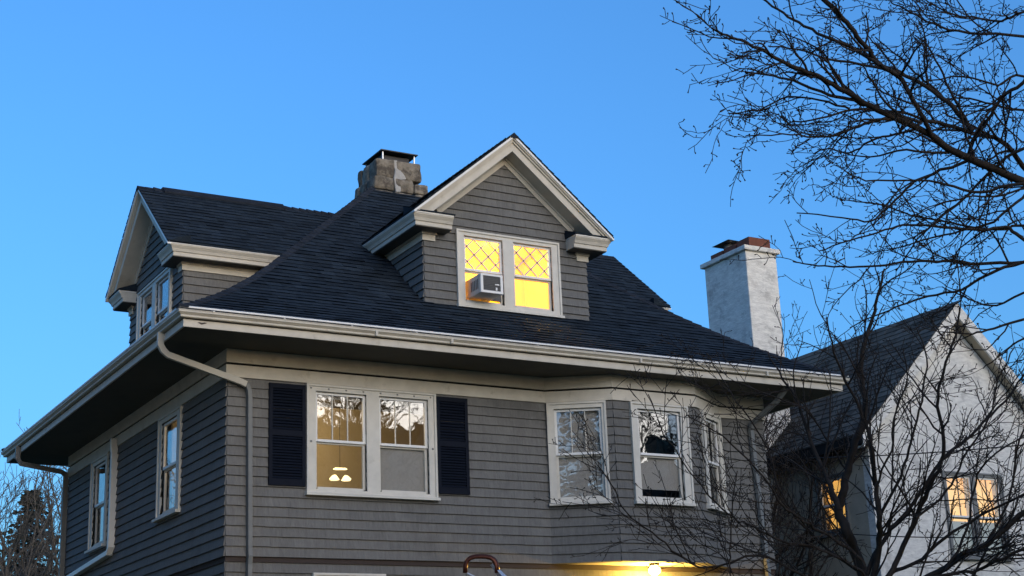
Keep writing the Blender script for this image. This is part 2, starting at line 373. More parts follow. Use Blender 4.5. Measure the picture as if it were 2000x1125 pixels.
# soffit, fascia, gutter
EV = 1.0; X0, X1, Y0, Y1 = -EV, HW+1.04, -EV, HD+EV
ring = [(X0, Y1), (X0, Y0), (X1, Y0), (X1, Y1)]
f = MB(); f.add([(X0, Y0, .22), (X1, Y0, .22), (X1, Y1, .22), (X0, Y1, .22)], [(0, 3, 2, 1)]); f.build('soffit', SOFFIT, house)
f = MB(); f.sweep([(-.03, .214), (0, .214), (0, .318), (-.03, .318)], ring, True); f.build('fascia', TRIM, house)
f = MB(); f.sweep([(-.05, .318), (-.012, .318), (-.012, .470), (-.05, .470)], ring, True); f.build('fascia', RECESS, house)  # dark strip coloured as the shade above and below the gutter
f = MB(); f.sweep([(-.012, .336), (.052, .336), (.060, .344), (.060, .364), (.056, .368), (.064, .374), (.084, .392), (.096, .402), (.096, .424), (.102, .428), (.102, .436), (.090, .436), (.084, .405), (.05, .37), (.045, .348), (-.012, .348)], ring, True); f.build('gutter', TRIM, house)
f = MB(); f.sweep([(-.02, .462), (.080, .460), (.086, .464), (.086, .484), (.080, .490), (-.02, .500)], ring, True); f.build('drip_edge', WHITE, house)

for x in (1.9, 3.15, 6.6, 9.2):
    f = MB(); f.box(x-.018, x+.018, -1.101, -1.04, .332, .405); f.build('gutter_seam', TRIM, house)
for x in [-.6+1.05*i for i in range(11)]:
    f = MB(); f.box(x-.012, x+.012, -1.108, -1.0, .4365, .4445); f.build('gutter_hanger', GALV, house)
for i in range(8):
    f = MB(); u = 1.29+i*.286; f.fbox(FRONT, u-.012, u+.012, .045, .051, -.285, -.262); f.build('screw', PIPEG, Wf)
for u in (1.29, 3.31):
    f = MB(); f.fbox(FRONT, u-.014, u+.014, .045, .052, -1.10, -1.07); f.build('screw', PIPEG, Wf)
# main roof -------------------------------------------------------------
RX0, RX1, RY0, RY1 = -1.08, HW+1.08, -1.08, HD+1.05
def hz(s): return .47 + (.52*s + .36*s*s/4.4 if s < 2.2 else 1.54+.885*(s-2.2))
SMAX = (RY1-RY0)/2
DORM = [('f', 5.03, .40), ('l', 5.03, .40), ('r', 4.9, 9.80)]
def in_dormer(x, y):
    if 3.50 < x < 6.56 and .45 < y < 2.6: return True
    if 3.50 < y < 6.56 and .45 < x < 2.6: return True
    return False
def slope_tabs(mb, pos, umap, smax, expo=.15, skip=lambda p: False, wmin=.16, wmax=.34, ds=None):
    s = .03; row = 0
    while s < smax:
        sl = (pos(0, s+.05)[2]-pos(0, s)[2])/.05; st = expo/math.sqrt(1+sl*sl); s2 = min(s+st*1.06, smax)
        a0, a1 = umap(max(s, 0)); b0, b1 = umap(s2); u = a0 - rnd.uniform(0, wmax)
        while u < a1:
            wd = rnd.uniform(wmin, wmax); q0, q1 = max(u, a0), min(u+wd, a1); u += wd
            if q1-q0 < .01: continue
            t0, t1 = min(max(q0, b0), b1), max(min(q1, b1), b0)
            lift = rnd.choice((.012, .014, .018, .021)); js = rnd.uniform(-.004, .004)
            c = pos((q0+q1)/2, s)
            if skip(c): continue
            k = len(mb.v)
            A, B = Vector(pos(q0, s+js)), Vector(pos(q1, s+js)); T0, T1 = Vector(pos(t0, s2)), Vector(pos(t1, s2)); L = Vector((0, 0, lift)); l2 = Vector((0, 0, .002)); dn = Vector((0, 0, -.006)); A2, B2 = Vector(pos(q0, s+js+.03)), Vector(pos(q1, s+js+.03))
            mb.v += [tuple(A2+dn), tuple(B2+dn), tuple(A+L), tuple(B+L), tuple(T1+l2), tuple(T0+l2)]
            mb.f += [(k, k+1, k+3, k+2), (k+2, k+3, k+4, k+5), (k, k+2, k+5), (k+1, k+4, k+3)]; mb.t += [rnd.choice((-.22, -.1, 0, .0, .1, .26))]*4
        s += st; row += 1
rf = MB()                                   # deck
def deck(mb, pos, umap, smax, skip, nu=60, ns=28):
    for i in range(ns):
        s0, s1 = smax*i/ns, smax*(i+1)/ns; a0, a1 = umap(s0); b0, b1 = umap(s1)
        for j in range(nu):
            q = [pos(a0+(a1-a0)*j/nu, s0), pos(a0+(a1-a0)*(j+1)/nu, s0), pos(b0+(b1-b0)*(j+1)/nu, s1), pos(b0+(b1-b0)*j/nu, s1)]
            if skip([sum(p[t] for p in q)/4 for t in range(3)]): continue
            mb.add([(p[0], p[1], p[2]-.012) for p in q], [(0, 1, 2, 3)])
pf = lambda u, s: (u, RY0+s, hz(s)); pb = lambda u, s: (RX1+RX0-u, RY1-s, hz(s))
pl = lambda u, s: (RX0+s, u, hz(s)); pr_ = lambda u, s: (RX1-s, u, hz(s))
uf = lambda s: (RX0+s, RX1-s); ul_ = lambda s: (RY0+s, RY1-s)
sk_ = lambda p: in_dormer(p[0], p[1])
for pos, um in ((pf, uf), (pb, uf), (pl, ul_), (pr_, ul_)): deck(rf, pos, um, SMAX, sk_)
roof = rf.build('roof', ROOF, house)
tb = MB()
for pos, um in ((pf, uf), (pl, ul_), (pr_, ul_), (pb, uf)): slope_tabs(tb, pos, um, SMAX, skip=sk_)
tag(tb.build('roof_shingles', ROOF, roof), kind='stuff')
# hip caps, each a bent piece over the hip
def hip_caps(corner, dx, dy, n=46, m=RIDGE):
    L = [0.]; ss = [0.]
    while ss[-1] < SMAX-.02: ss.append(ss[-1]+.118)
    for i in range(len(ss)-1):
        a, b = ss[i]-.02, min(ss[i+1]+.03, SMAX)
        def P(s, off, lift): # off>0 along one slope, <0 the other
            if off >= 0: ex, ey = off, 0
            else: ex, ey = 0, -off
            return Vector((corner[0]+dx*(s+ex), corner[1]+dy*(s+ey), hz(max(s, 0))+lift))
        w_ = .135; t = .026+rnd.uniform(0, .006)
        mb = MB(); lo = [P(a, w_, t*.75), P(a, 0, t*1.3), P(a, -w_, t*.75)]; hi = [P(b, w_, .006), P(b, 0, .014), P(b, -w_, .006)]; lb = [P(a, w_, -.006), P(a, 0, -.002), P(a, -w_, -.006)]
        mb.add(lo+hi+lb, [(0, 1, 4, 3), (1, 2, 5, 4), (6, 7, 1, 0), (7, 8, 2, 1), (6, 0, 3), (8, 5, 2)])
        mb.build('hip_cap', m, roof)
hip_caps((RX0, RY0), 1, 1); hip_caps((RX1, RY0), -1, 1); hip_caps((RX0, RY1), 1, -1); hip_caps((RX1, RY1), -1, -1)
x = RX0+SMAX
while x < RX1-SMAX:
    mb = MB(); z = hz(SMAX); y = (RY0+RY1)/2
    mb.add([(x, y-.12, z-.08), (x, y, z+.03), (x, y+.12, z-.08), (x+.17, y-.12, z-.09), (x+.17, y, z+.012), (x+.17, y+.12, z-.09)], [(0, 1, 4, 3), (1, 2, 5, 4), (0, 2, 1)]); mb.build('ridge_cap', RIDGE, roof); x += .14

# dormers ------------------------------------------------------------------
DH, DT, DAP, DSL = 1.575, 1.93, 4.48, .84   # half wall width, half roof width, apex height, slope
def dormer(F, lit, singles, label, sparse=False):
    """F: u right, n outward, origin on the wall plane at the gable centre"""
    zb = 1.38; N_ = .40                      # rake overhang
    gl = [(-.80, -.145), (.145, .815)]
    Wd, ops = window(house, F, -.98, 1.005, 1.43, 2.735, gl, 1.545, 2.075, 2.605, style='diamond' if lit else 'plain', glass=GLASSD if lit else GLASS)
    tag(Wd, label)
    # gable wall
    gp = [(DSL, 1, 4.21), (-DSL, 1, 4.21)]
    mb = MB()
    for (a, b, c, d) in rect_minus((-DH, DH, zb-.25, 4.2), ops):
        poly = clip([(a, c), (b, c), (b, d), (a, d)], gp)
        if len(poly) > 2: mb.prism([F.p(u, -.003, z) for u, z in poly], F.n*-.10)
    gw = mb.build('dormer_wall', SIDING, house)
    shingles(gw, F, -DH, DH, zb-.02-EXPO, 4.1, ops, gp, single=singles, wmin=.16, wmax=.36)
    # cheeks
    for sg in (-1, 1):
        C = Fr(F.p(sg*DH, 0, 0), F.n*sg*-1 if sg > 0 else F.n, F.u*sg)
        if sg > 0: lo_, hi_ = 0, 2.6
        else: lo_, hi_ = -2.6, 0
        mb = MB(); mb.fbox(C, lo_, hi_, -.10, -.003, zb-.3, 2.72); cw = mb.build('dormer_wall', SIDING, house)
        shingles(cw, C, lo_, hi_, zb-.02-EXPO, 2.62, single=(singles if sg < 0 and not sparse else (lambda u, z: False)) if lit else ((lambda u, z: z > 1.7 and abs(u) < 1.6) if sg > 0 else (lambda u, z: False)), wmin=.16, wmax=.32)
        f = MB(); f.fbox(C, lo_ if sg < 0 else -.0, hi_ if sg > 0 else .0, 0, .035, 2.47, 2.625); f.fbox(C, (-2.6 if sg < 0 else .0), (0 if sg < 0 else 2.6), 0, .055, 2.575, 2.625)
        a, b = (DH-.20, DH+.035) if sg > 0 else (-DH-.035, -DH+.20)
        f.fbox(F, a, b, .0, .04, 2.47, 2.575); f.fbox(F, a-.02 if sg < 0 else a-.02, b+.02, .0, .06, 2.575, 2.63)
        f.build('dormer_frieze', TRIM, house)
        # boxed cornice: along the eave, round the front corner and a short return
        def c2(u, n): q = F.p(u, n, 0); return (q.x, q.y)
        base_u, base_n = DH, 0.0
        if sg > 0: path = [c2(1.18, 0), c2(DH, 0), c2(DH, -2.9)]
        else: path = [c2(-DH, -2.9), c2(-DH, 0), c2(-1.18, 0)]
        if sg > 0: path = path               # outward must be the right-hand side of the walk
        a_ = Vector(path[1])-Vector(path[0]); rh = Vector((a_.y, -a_.x)); want = Vector((F.n.x, F.n.y)) if sg > 0 else Vector((F.u.x, F.u.y))*sg
        if rh.dot(want) < 0: path = path[::-1]
        zt = DAP-DSL*DT
        mb = MB(); mb.sweep([(q_, z_+F.o.z) for q_, z_ in [(-.02, 2.63), (.275, 2.63), (.275, 2.70), (-.02, 2.70)]], path); mb.build('cornice', TRIM, house)
        mb = MB(); mb.sweep([(q_, z_+F.o.z) for q_, z_ in [(-.02, 2.702), (.292, 2.702), (.298, 2.72), (.31, 2.75), (.335, 2.785), (.345, 2.80), (.345, 2.818), (-.02, 2.818)]], path); mb.build('cornice', TRIM, house)
        mb = MB(); mb.sweep([(q_, z_+F.o.z) for q_, z_ in [(-.02, 2.82), (.352, 2.82), (.352, zt-.018), (-.02, zt-.018)]], path); mb.build('cornice', WHITE, house)
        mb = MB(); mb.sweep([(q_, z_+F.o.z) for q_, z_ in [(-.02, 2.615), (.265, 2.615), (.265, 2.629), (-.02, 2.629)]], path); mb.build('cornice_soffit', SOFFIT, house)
        # little shingled roof on the return
        u0, u1 = (1.16, DT) if sg > 0 else (-DT, -1.16)
        mb = MB(); mb.prism([F.p(u0, .37, zt-.016), F.p(u0, .37, zt+.006), F.p(u0, 0.0, zt+.15), F.p(u0, 0, zt-.016)], F.u*(u1-u0)); mb.build('return_roof', ROOF, house)
    # rake boards, soffits and rake friezes
    def band(name, n0, n1, d0, d1, m, umax=DT, zlo=.012):     # bent band following both slopes, d below the roof surface (vertical)
        for sg in (-1, 1):
            mb = MB(); z0 = DAP; e = umax
            poly = clip([(0, z0-d0), (sg*e, z0-d0-DSL*e), (sg*e, z0-d1-DSL*e), (0, z0-d1)], [(0, -1, -(DAP-DSL*DT-zlo))])
            mb.prism([F.p(u, n0, z) for u, z in poly], F.n*(n1-n0)); mb.build(name, m, house)
    band('rake_board', N_-.055, N_+.002, .030, .075, WHITE, zlo=.06)
    band('rake_board', N_-.080, N_-.020, .075, .105, TRIM, DT-.01)
    band('rake_board', N_-.085, N_-.048, .105, .145, TRIM, DT-.03)
    band('rake_board', N_-.110, N_-.078, .145, .300, TRIM, DT-.08)
    band('rake_soffit', 0.0, N_-.105, .278, .300, TRIM, DT-.12)
    band('rake_frieze', 0.0, .034, .302, .445, TRIM, 1.32)
    band('rake_frieze', 0.034, .055, .302, .345, TRIM, 1.34)
    # roof slopes
    dep = 4.0
    for sg in (-1, 1):
        mb = MB(); ez = DAP-DSL*DT
        A = [F.p(0, N_, DAP), F.p(sg*DT, N_, ez), F.p(sg*DT, -dep, ez), F.p(0, -dep, DAP)]
        mb.prism(A, (0, 0, -.028)); dr = mb.build('dormer_roof', ROOF, house)
        tbs = MB(); ln = DT
        def pos(u, s, sg=sg): return tuple(F.p(sg*(DT+.02-s), (-u if sg > 0 else u)*1.0, DAP-DSL*(DT+.02-s)+.001))
        um = (lambda s: (-N_-.012, dep)) if sg > 0 else (lambda s: (-dep, N_+.012))
        slope_tabs(tbs, pos, um, DT, skip=lambda p: False); tag(tbs.build('roof_shingles', ROOF, dr), kind='stuff')
    # ridge caps
    k = 0; n = N_+.01
    while n > -dep:
        mb = MB(); hgt = .03 if n < .25 else .012
        mb.add([F.p(-.12, n, DAP-.095+hgt*.4), F.p(0, n, DAP+hgt), F.p(.12, n, DAP-.095+hgt*.4), F.p(-.12, n-.19, DAP-.1), F.p(0, n-.19, DAP+.006), F.p(.12, n-.19, DAP-.1)], [(0, 1, 4, 3), (1, 2, 5, 4), (0, 2, 1)]); mb.build('ridge_cap', RIDGE, house); n -= .15
    # ridge vent strip
    if not lit:
        mb = MB()
        for sg in (-1, 1): mb.prism([F.p(0, -.06, DAP+.055), F.p(sg*.16, -.06, DAP-.075), F.p(sg*.16, -.06, DAP-.115), F.p(0, -.06, DAP+.01)], F.n*-2.35)
        mb.build('ridge_vent', RIDGE, house)
    return Wd
DF = Fr((5.03, .40, 0), (1, 0, 0), (0, -1, 0)); DL = Fr((.40, 5.03, 0), (0, -1, 0), (-1, 0, 0)); DR = Fr((9.82, 4.85, -.14), (0, 1, 0), (1, 0, 0))
Wd1 = dormer(DF, True, lambda u, z: True, 'lit yellow window with diamond leaded upper panes')
Wd2 = dormer(DL, False, lambda u, z: z > 2.2, 'unlit pair of sashes reflecting branches')
Wd3 = dormer(DR, False, lambda u, z: False, 'unlit window on the far side', True)
siding_main()
# lit room behind the front dormer window
mb = MB(); mb.box(3.60, 6.46, 2.2, 2.25, 1.5, 3.2); mb.box(3.60, 6.46, .50, 2.2, 2.95, 3.0); mb.box(3.60, 3.65, .5, 2.2, 1.4, 2.95); mb.box(6.41, 6.46, .5, 2.2, 1.4, 2.95); mb.box(3.65, 6.41, .5, 2.2, 1.30, 1.34); mb.build('dormer_room', ROOMY, house)
pd = bpy.data.lights.new('dormer_room_lamp', 'POINT'); pd.energy = 19; pd.color = (1, .76, .30); pd.shadow_soft_size = .15
po = bpy.data.objects.new('dormer_room_lamp', pd); col.objects.link(po); po.location = (5.35, 1.3, 2.6)
pd = bpy.data.lights.new('front_room_lamp', 'POINT'); pd.energy = 15; pd.color = (1, .74, .40); pd.shadow_soft_size = .15
po = bpy.data.objects.new('front_room_lamp', pd); col.objects.link(po); po.location = (1.9, 1.7, -.25)

# shutters
def shutter(u0, u1, z0, z1):
    mb = MB(); F = FRONT; st = .055; zm = (z0+z1)/2+.02
    mb.fbox(F, u0, u0+st, .018, .055, z0, z1); mb.fbox(F, u1-st, u1, .018, .055, z0, z1)
    for a, b in ((z0, z0+.10), (zm-.045, zm+.045), (z1-.07, z1)): mb.fbox(F, u0+st, u1-st, .018, .053, a, b)
    mb.fbox(F, u0+st, u1-st, .018, .022, z0, z1)
    S = mb.build('shutter', SHUT, house)
    for lo, hi in ((z0+.10, zm-.045), (zm+.045, z1-.07)):
        n = int((hi-lo)/.042)
        for i in range(n):
            z = lo+(hi-lo)*(i+.5)/n; m = MB()
            m.prism([F.p(u0+st, .024, z+.018), F.p(u0+st, .028, z+.022), F.p(u0+st, .050, z-.012), F.p(u0+st, .046, z-.018)], F.u*(u1-u0-2*st)); m.build('slat', SHUT, S)
shutter(.628, 1.203, -1.765, -.245); shutter(3.388, 3.94, -1.77, -.245)

# downspouts
def pipe(pts, m, r=.066, name='downspout'):
    mb = MB(); mb.tube(pts, r, 4, .72, math.pi/4); return mb.build(name, m, house, bevel=.008)
pipe([(-1.045, -.10, .345), (-1.045, -.10, .16), (-1.00, -.10, .08), (-.93, -.10, .02), (.17, -.10, -.285), (.25, -.10, -.32)], PIPE)
pipe([(.26, -.075, -.30), (.30, -.075, -.40), (.31, -.075, -.50), (.335, -.075, -2.70), (.335, -.09, -2.80), (.34, -.06, -2.92), (.34, -.05, GZ+.1)], PIPEG)
pipe([(-.075, 5.74, -.06), (-.075, 5.72, -.22), (-.065, 5.70, -.32), (-.065, 5.72, -1.97), (-.065, 5.80, -2.06), (-.065, 8.9, -2.22)], WHITE, .085)  # beige pipe coloured white, its reflected light put into the paint
pipe([(-1.045, 8.95, .345), (-1.045, 8.95, .10), (-.98, 8.95, .0), (-.18, 9.05, -.10), (-.10, 9.10, -.13)], PIPEG)
pipe([(-.07, 9.12, -.10), (-.07, 9.12, GZ+.1)], PIPEG, .07)
pipe([(9.80, -.85, .23), (9.74, -.62, .02), (9.57, -.12, -.28), (9.57, -.06, -.40), (9.69, -.06, -2.95), (9.70, -.02, -3.1), (9.70, -.02, GZ+.1)], PIPEG)

# fascia peel
mb = MB(); ps = [(-.80, .285), (-.765, .292), (-.735, .285), (-.70, .297), (-.66, .292), (-.675, .283), (-.71, .272), (-.735, .262), (-.77, .275)]
mb.prism([(x, -1.0015, z) for x, z in ps][::-1], (0, -.003, 0)); tag(mb.build('peeled_paint', RECESS, house), 'brown patch of peeled paint on the fascia')

# chimney of the house
core = MB(); core.box(4.50, 5.36, 4.50, 5.20, 4.3, 5.40); ch = core.build('chimney', MORTAR, house)
def stone(x0, x1, y0, y1, z0, z1, name='stone', m=STONE, parent=None, j=.018, bev=.05):
    bm = bmesh.new(); bmesh.ops.create_cube(bm, size=1)
    for v in bm.verts: v.co = Vector(((x0+x1)/2+v.co.x*(x1-x0)+rnd.uniform(-j, j), (y0+y1)/2+v.co.y*(y1-y0)+rnd.uniform(-j, j)*.6, (z0+z1)/2+v.co.z*(z1-z0)+rnd.uniform(-j, j)*.6))
    bmesh.ops.bevel(bm, geom=bm.edges[:], offset=bev, segments=2, affect='EDGES', profile=.6)
    bmesh.ops.subdivide_edges(bm, edges=bm.edges[:], cuts=2, use_grid_fill=True)
    for v in bm.verts:
        q = v.co*6.5; v.co += Vector((noise.noise(q), noise.noise(q+Vector((9, 3, 1))), noise.noise(q+Vector((2, 7, 5)))))*.018 + Vector((noise.noise(q*3), noise.noise(q*3+Vector((5, 5, 5))), 0))*.010
    me = bpy.data.meshes.new(name); bm.to_mesh(me); bm.free(); me.materials.append(m); me.polygons.foreach_set('use_smooth', [True]*len(me.polygons))
    return link(bpy.data.objects.new(name, me), parent)
rows = [(4.45, 4.84, 4.34, 5.60, 4.26, [.0, .36, .70, 1]), (4.84, 5.13, 4.39, 5.57, 4.28, [.0, .37, .72, 1]), (5.12, 5.52, 4.47, 5.45, 4.33, [.0, .42, 1])]
for z0, z1, xa, xb, yf, cut in rows:
    cuts = [xa+(xb-xa)*c for c in cut]; n = len(cuts)-1
    for i, (a, b) in enumerate(zip(cuts, cuts[1:])): stone(a+.008, b-.008, yf, yf+.40, z0+.005, z1-.005-(.05 if i == n-1 and z0 == 4.84 else 0), parent=ch, bev=.05)
    for sx, x_ in ((0, xa), (1, xb)):
        for a, b in ((yf+.40, yf+.72), (yf+.72, yf+.94)):
            stone(x_-.0 if sx == 0 else x_-.34, x_+.34 if sx == 0 else x_, a+.01, b-.01, z0+.008, z1-.008, parent=ch, bev=.05)
mb = MB(); ps = [(4.80, 5.52), (4.93, 5.53), (4.96, 5.36), (5.06, 5.22), (5.10, 5.14), (4.98, 5.10), (4.95, 4.84), (4.84, 4.82), (4.82, 5.12), (4.86, 5.30)]
mb.prism([(x, 4.262+(z-4.82)*.14, z) for x, z in ps][::-1], (0, .20, 0)); mb.build('mortar_patch', MORTAR, ch, bevel=.02)
mb = MB(); mb.box(4.66, 5.26, 4.52, 5.12, 5.42, 5.66); mb.build('flue', METALD, ch)
mb = MB(); cx_, cy_ = 4.98, 4.80
mb.add([(4.58, 4.36, 5.695), (5.38, 4.36, 5.695), (5.38, 5.26, 5.695), (4.58, 5.26, 5.695), (4.58, 4.36, 5.715), (5.38, 4.36, 5.715), (5.38, 5.26, 5.715), (4.58, 5.26, 5.715), (cx_, cy_, 5.80)], [(0, 3, 2, 1), (0, 1, 5, 4), (1, 2, 6, 5), (2, 3, 7, 6), (3, 0, 4, 7), (4, 5, 8), (5, 6, 8), (6, 7, 8), (7, 4, 8)]); mb.build('chimney_lid', METALD, ch)
for x_ in (4.64, 5.32):
    for y_ in (4.42, 5.20): mb = MB(); mb.box(x_-.012, x_+.012, y_-.012, y_+.012, 5.44, 5.70); mb.build('lid_post', GALV, ch)

# air conditioner in the dormer window (a thing of its own)
ac = thing('air_conditioner', 'window air conditioner sticking out of the lit dormer window', 'air conditioner', (4.57, .30, 1.56))
AX0, AX1, AZ0, AZ1, AY = 4.285, 4.70, 1.575, 1.90, .0
mb = MB(); mb.box(AX0, AX1, AY+.02, .55, AZ0, AZ1); mb.build('case', ACM, ac, bevel=.01)
mb = MB(); mb.box(AX0, AX0+.045, AY, AY+.03, AZ0, AZ1); mb.box(AX1-.045, AX1, AY, AY+.03, AZ0, AZ1); mb.box(AX0+.045, AX1-.045, AY, AY+.03, AZ1-.035, AZ1); mb.box(AX0+.045, AX1-.045, AY, AY+.03, AZ0, AZ0+.04); mb.build('frame', WHITE, ac)
mb = MB(); mb.box(AX0+.045, AX1-.045, AY+.012, AY+.019, AZ0+.04, AZ1-.035); gr = mb.build('grille', ACG, ac)
for i in range(9):
    mb = MB(); z = AZ0+.06+i*.029; mb.box(AX0+.045, AX1-.045, AY+.004, AY+.0118, z, z+.009); mb.build('fin', ACG, gr)
mb = MB(); mb.box(AX1-.15, AX1-.07, AY-.004, AY+.004, AZ0+.14, AZ0+.16); mb.box(AX1-.14, AX1-.11, AY-.004, AY+.004, AZ0+.05, AZ0+.10); mb.build('label_sticker', WHITE, ac)
for i in range(5):
    mb = MB(); y = .09+i*.055; mb.box(AX0-.003, AX0+.002, y, y+.028, AZ0+.08, AZ1-.08); mb.build('vent', ACG, ac)
mb = MB(); mb.box(AX1+.005, 4.885, .40, .425, AZ0, AZ1+.02); mb.build('filler_panel', ACG, ac)

# porch lamp under the bay
lp = thing('porch_lamp', 'glowing yellow porch lamp under the bay window', 'lamp', (7.12, -.35, -2.81))
mb = MB(); mb.tube([(7.12, -.35, -2.806), (7.12, -.35, -2.83)], .085, 16); mb.build('mount', METALD, lp)
mb = MB(); mb.tube([(7.12, -.35, -2.832), (7.12, -.35, -2.845), (7.12, -.35, -2.87), (7.12, -.35, -2.91), (7.12, -.35, -2.95), (7.12, -.35, -2.975), (7.12, -.35, -2.985)], [.05, .05, .085, .10, .085, .05, .01], 18); mb.build('globe', LAMPG, lp, True)
pd = bpy.data.lights.new('porch_bulb', 'POINT'); pd.energy = 55; pd.color = (1, .60, .12); pd.shadow_soft_size = .05
po = bpy.data.objects.new('porch_bulb', pd); col.objects.link(po); po.location = (7.12, -.35, -3.10)
mb = MB(); mb.prism([(BX0, 0.02, ZB+.004), (BXA, -BPR+.02, ZB+.004), (BXB, -BPR+.02, ZB+.004), (BX1, .02, ZB+.004)], (0, 0, .02)); mb.build('bay_soffit', TRIM, house)
# pendant lamp in the front room
PX = at_y(664, 925, 2.0); PL = at_y(664, 917, 2.0).z; PL2 = at_y(664, 934, 2.0).z
pn = thing('pendant_lamp', 'two-tube ceiling light seen through the left front window', 'lamp', (PX.x, 2.0, .1))
mb = MB(); mb.tube([(PX.x, 2.0, .15), (PX.x, 2.0, PL)], .004, 6); mb.build('cord', METALD, pn)
mb = MB(); mb.tube([(PX.x-.12, 2.0, PL), (PX.x-.08, 2.0, PL+.008), (PX.x+.10, 2.0, PL+.014), (PX.x+.13, 2.0, PL+.01)], [.006, .020, .018, .006], 8); mb.build('shade', TUBE, pn, True)
for ox in (-.10, .11):
    mb = MB(); mb.tube([(PX.x+ox, 2.0, PL2-.035), (PX.x+ox, 2.0, PL2-.02), (PX.x+ox*.9, 2.0, PL2+.03), (PX.x+ox*.8, 2.0, PL2+.05)], [.07, .085, .045, .012], 12); mb.build('shade', TUBE, pn, True)

# lantern on a post in the front yard, only its top is in the picture
lc = at(940, 1122, 20.0)
ln = thing('post_lantern', 'copper brown lantern top with an arched handle by the front wall', 'lantern', (lc.x, lc.y, GZ))
pts = []
for i in range(17):
    a = math.pi*(1-i/16); q = lc + RGT*(math.copysign(abs(math.cos(a))**.7, math.cos(a))*.21) + Vector((0, 0, .02+.215*abs(math.sin(a))**.6)); pts.append(q)
mb = MB(); mb.tube(pts, .028, 8, 1.5); mb.build('handle', COPPER, ln, True)
mb = MB(); mb.tube([lc+RGT*.14+Vector((0, 0, .135)), lc+RGT*.30+Vector((0, 0, -.06))], [.022, .05], 4); mb.build('cap_edge', GALV, ln)
mb = MB(); mb.tube([lc+RGT*-.20+Vector((0, 0, .02)), lc+RGT*.02+Vector((0, 0, -.09))], .018, 6); mb.build('cap_edge', GALV, ln)
mb = MB(); b0 = lc+Vector((0, 0, -.10)); mb.tube([b0+Vector((0, 0, -.35)), b0+Vector((0, 0, -.08)), b0, b0+Vector((0, 0, .05))], [.10, .17, .30, .06], 4, 1, math.pi/4); mb.build('lantern_body', COPPER, ln)
mb = MB(); mb.tube([(lc.x, lc.y, GZ), (lc.x, lc.y, lc.z-.4)], .05, 10); mb.build('post', METALD, ln)

# ------------------------------------------------------------------ NEIGHBOUR
nb = thing('neighbouring_house', 'white stucco house with steep slate gable on the right behind branches', 'house', (17, 7, GZ))
NX, NZ, NS, NE = 16.94, 3.21, .98, 13.85; NW0, NW1, NY = 14.2, 2*16.94-14.2, 2.0; NB = 13.0
NF = Fr((NX, NY, 0), (1, 0, 0), (0, -1, 0)); NL = Fr((NW0, 0, 0), (0, -1, 0), (-1, 0, 0))
p = at_y(1848, 932, NY); q = at_y(1965, 1085, NY)
fa, fb, fz1 = p.x-NX, q.x-NX, p.z; fz0 = fz1-1.55; fm = (fa+fb)/2
W1, on1 = window(nb, NF, fa-.12, fb+.12, fz0-.1, fz1+.12, [(fa, fm-.10), (fm+.10, fb)], fz0, fz0+.75, fz1, muntins=1, frame_m=PIPEG, proud=.03); tag(W1, 'pair of lit front windows')
p = at_x(1603, 945, NW0); q = at_x(1650, 1028, NW0)
W2, on2 = window(nb, NL, -p.y-.12, -q.y+.17, p.z-1.08, p.z+.12, [(-p.y, -q.y+.05)], p.z-.98, p.z-.48, p.z, muntins=1, frame_m=PIPEG, proud=.03); tag(W2, 'small lit side window')
mb = MB()
for z in (p.z-.25, p.z-.73): mb.fbox(NL, -p.y, -q.y+.05, -.05, -.025, z-.008, z+.008)
mb.fbox(NL, (-p.y-q.y)/2+.02, (-p.y-q.y)/2+.036, -.06, -.035, p.z-.98, p.z-.5); mb.build('muntin', PIPEG, W2)
mb = MB(); mb.fbox(NL, -p.y-.6, -q.y+.3, -.26, -.25, p.z-1.2, p.z+.4); mb.build('lit_room', GLOW2, W2)
mb = MB(); mb.fbox(NF, fa-.2, fb+.8, -.26, -.25, fz0-.2, fz1+.5); mb.build('lit_room', GLOW2, W1)
mb = MB(); mb.fbox(NF, fa-.05, fb+.05, -.12, -.11, fz0-.05, fz0+.66); mb.build('blind', BLIND, W1)
mb = MB(); gp = [(NS, 1, NZ-.32), (-NS, 1, NZ-.32)]
for (a, b, c, d) in rect_minus((NW0-NX, NW1-NX, GZ, NZ), on1):
    poly = clip([(a, c), (b, c), (b, d), (a, d)], gp)
    if len(poly) > 2: mb.prism([NF.p(u, 0, z) for u, z in poly], NF.n*-.2)
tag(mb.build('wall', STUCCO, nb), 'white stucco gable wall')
mb = MB()
for (a, b, c, d) in rect_minus((-NB, -NY-.2, GZ, .05), on2): mb.fbox(NL, a, b, -.2, 0, c, d)
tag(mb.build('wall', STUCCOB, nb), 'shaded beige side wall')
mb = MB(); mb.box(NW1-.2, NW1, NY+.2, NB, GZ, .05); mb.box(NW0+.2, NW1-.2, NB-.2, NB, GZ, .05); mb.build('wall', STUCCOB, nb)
RF = 1.75
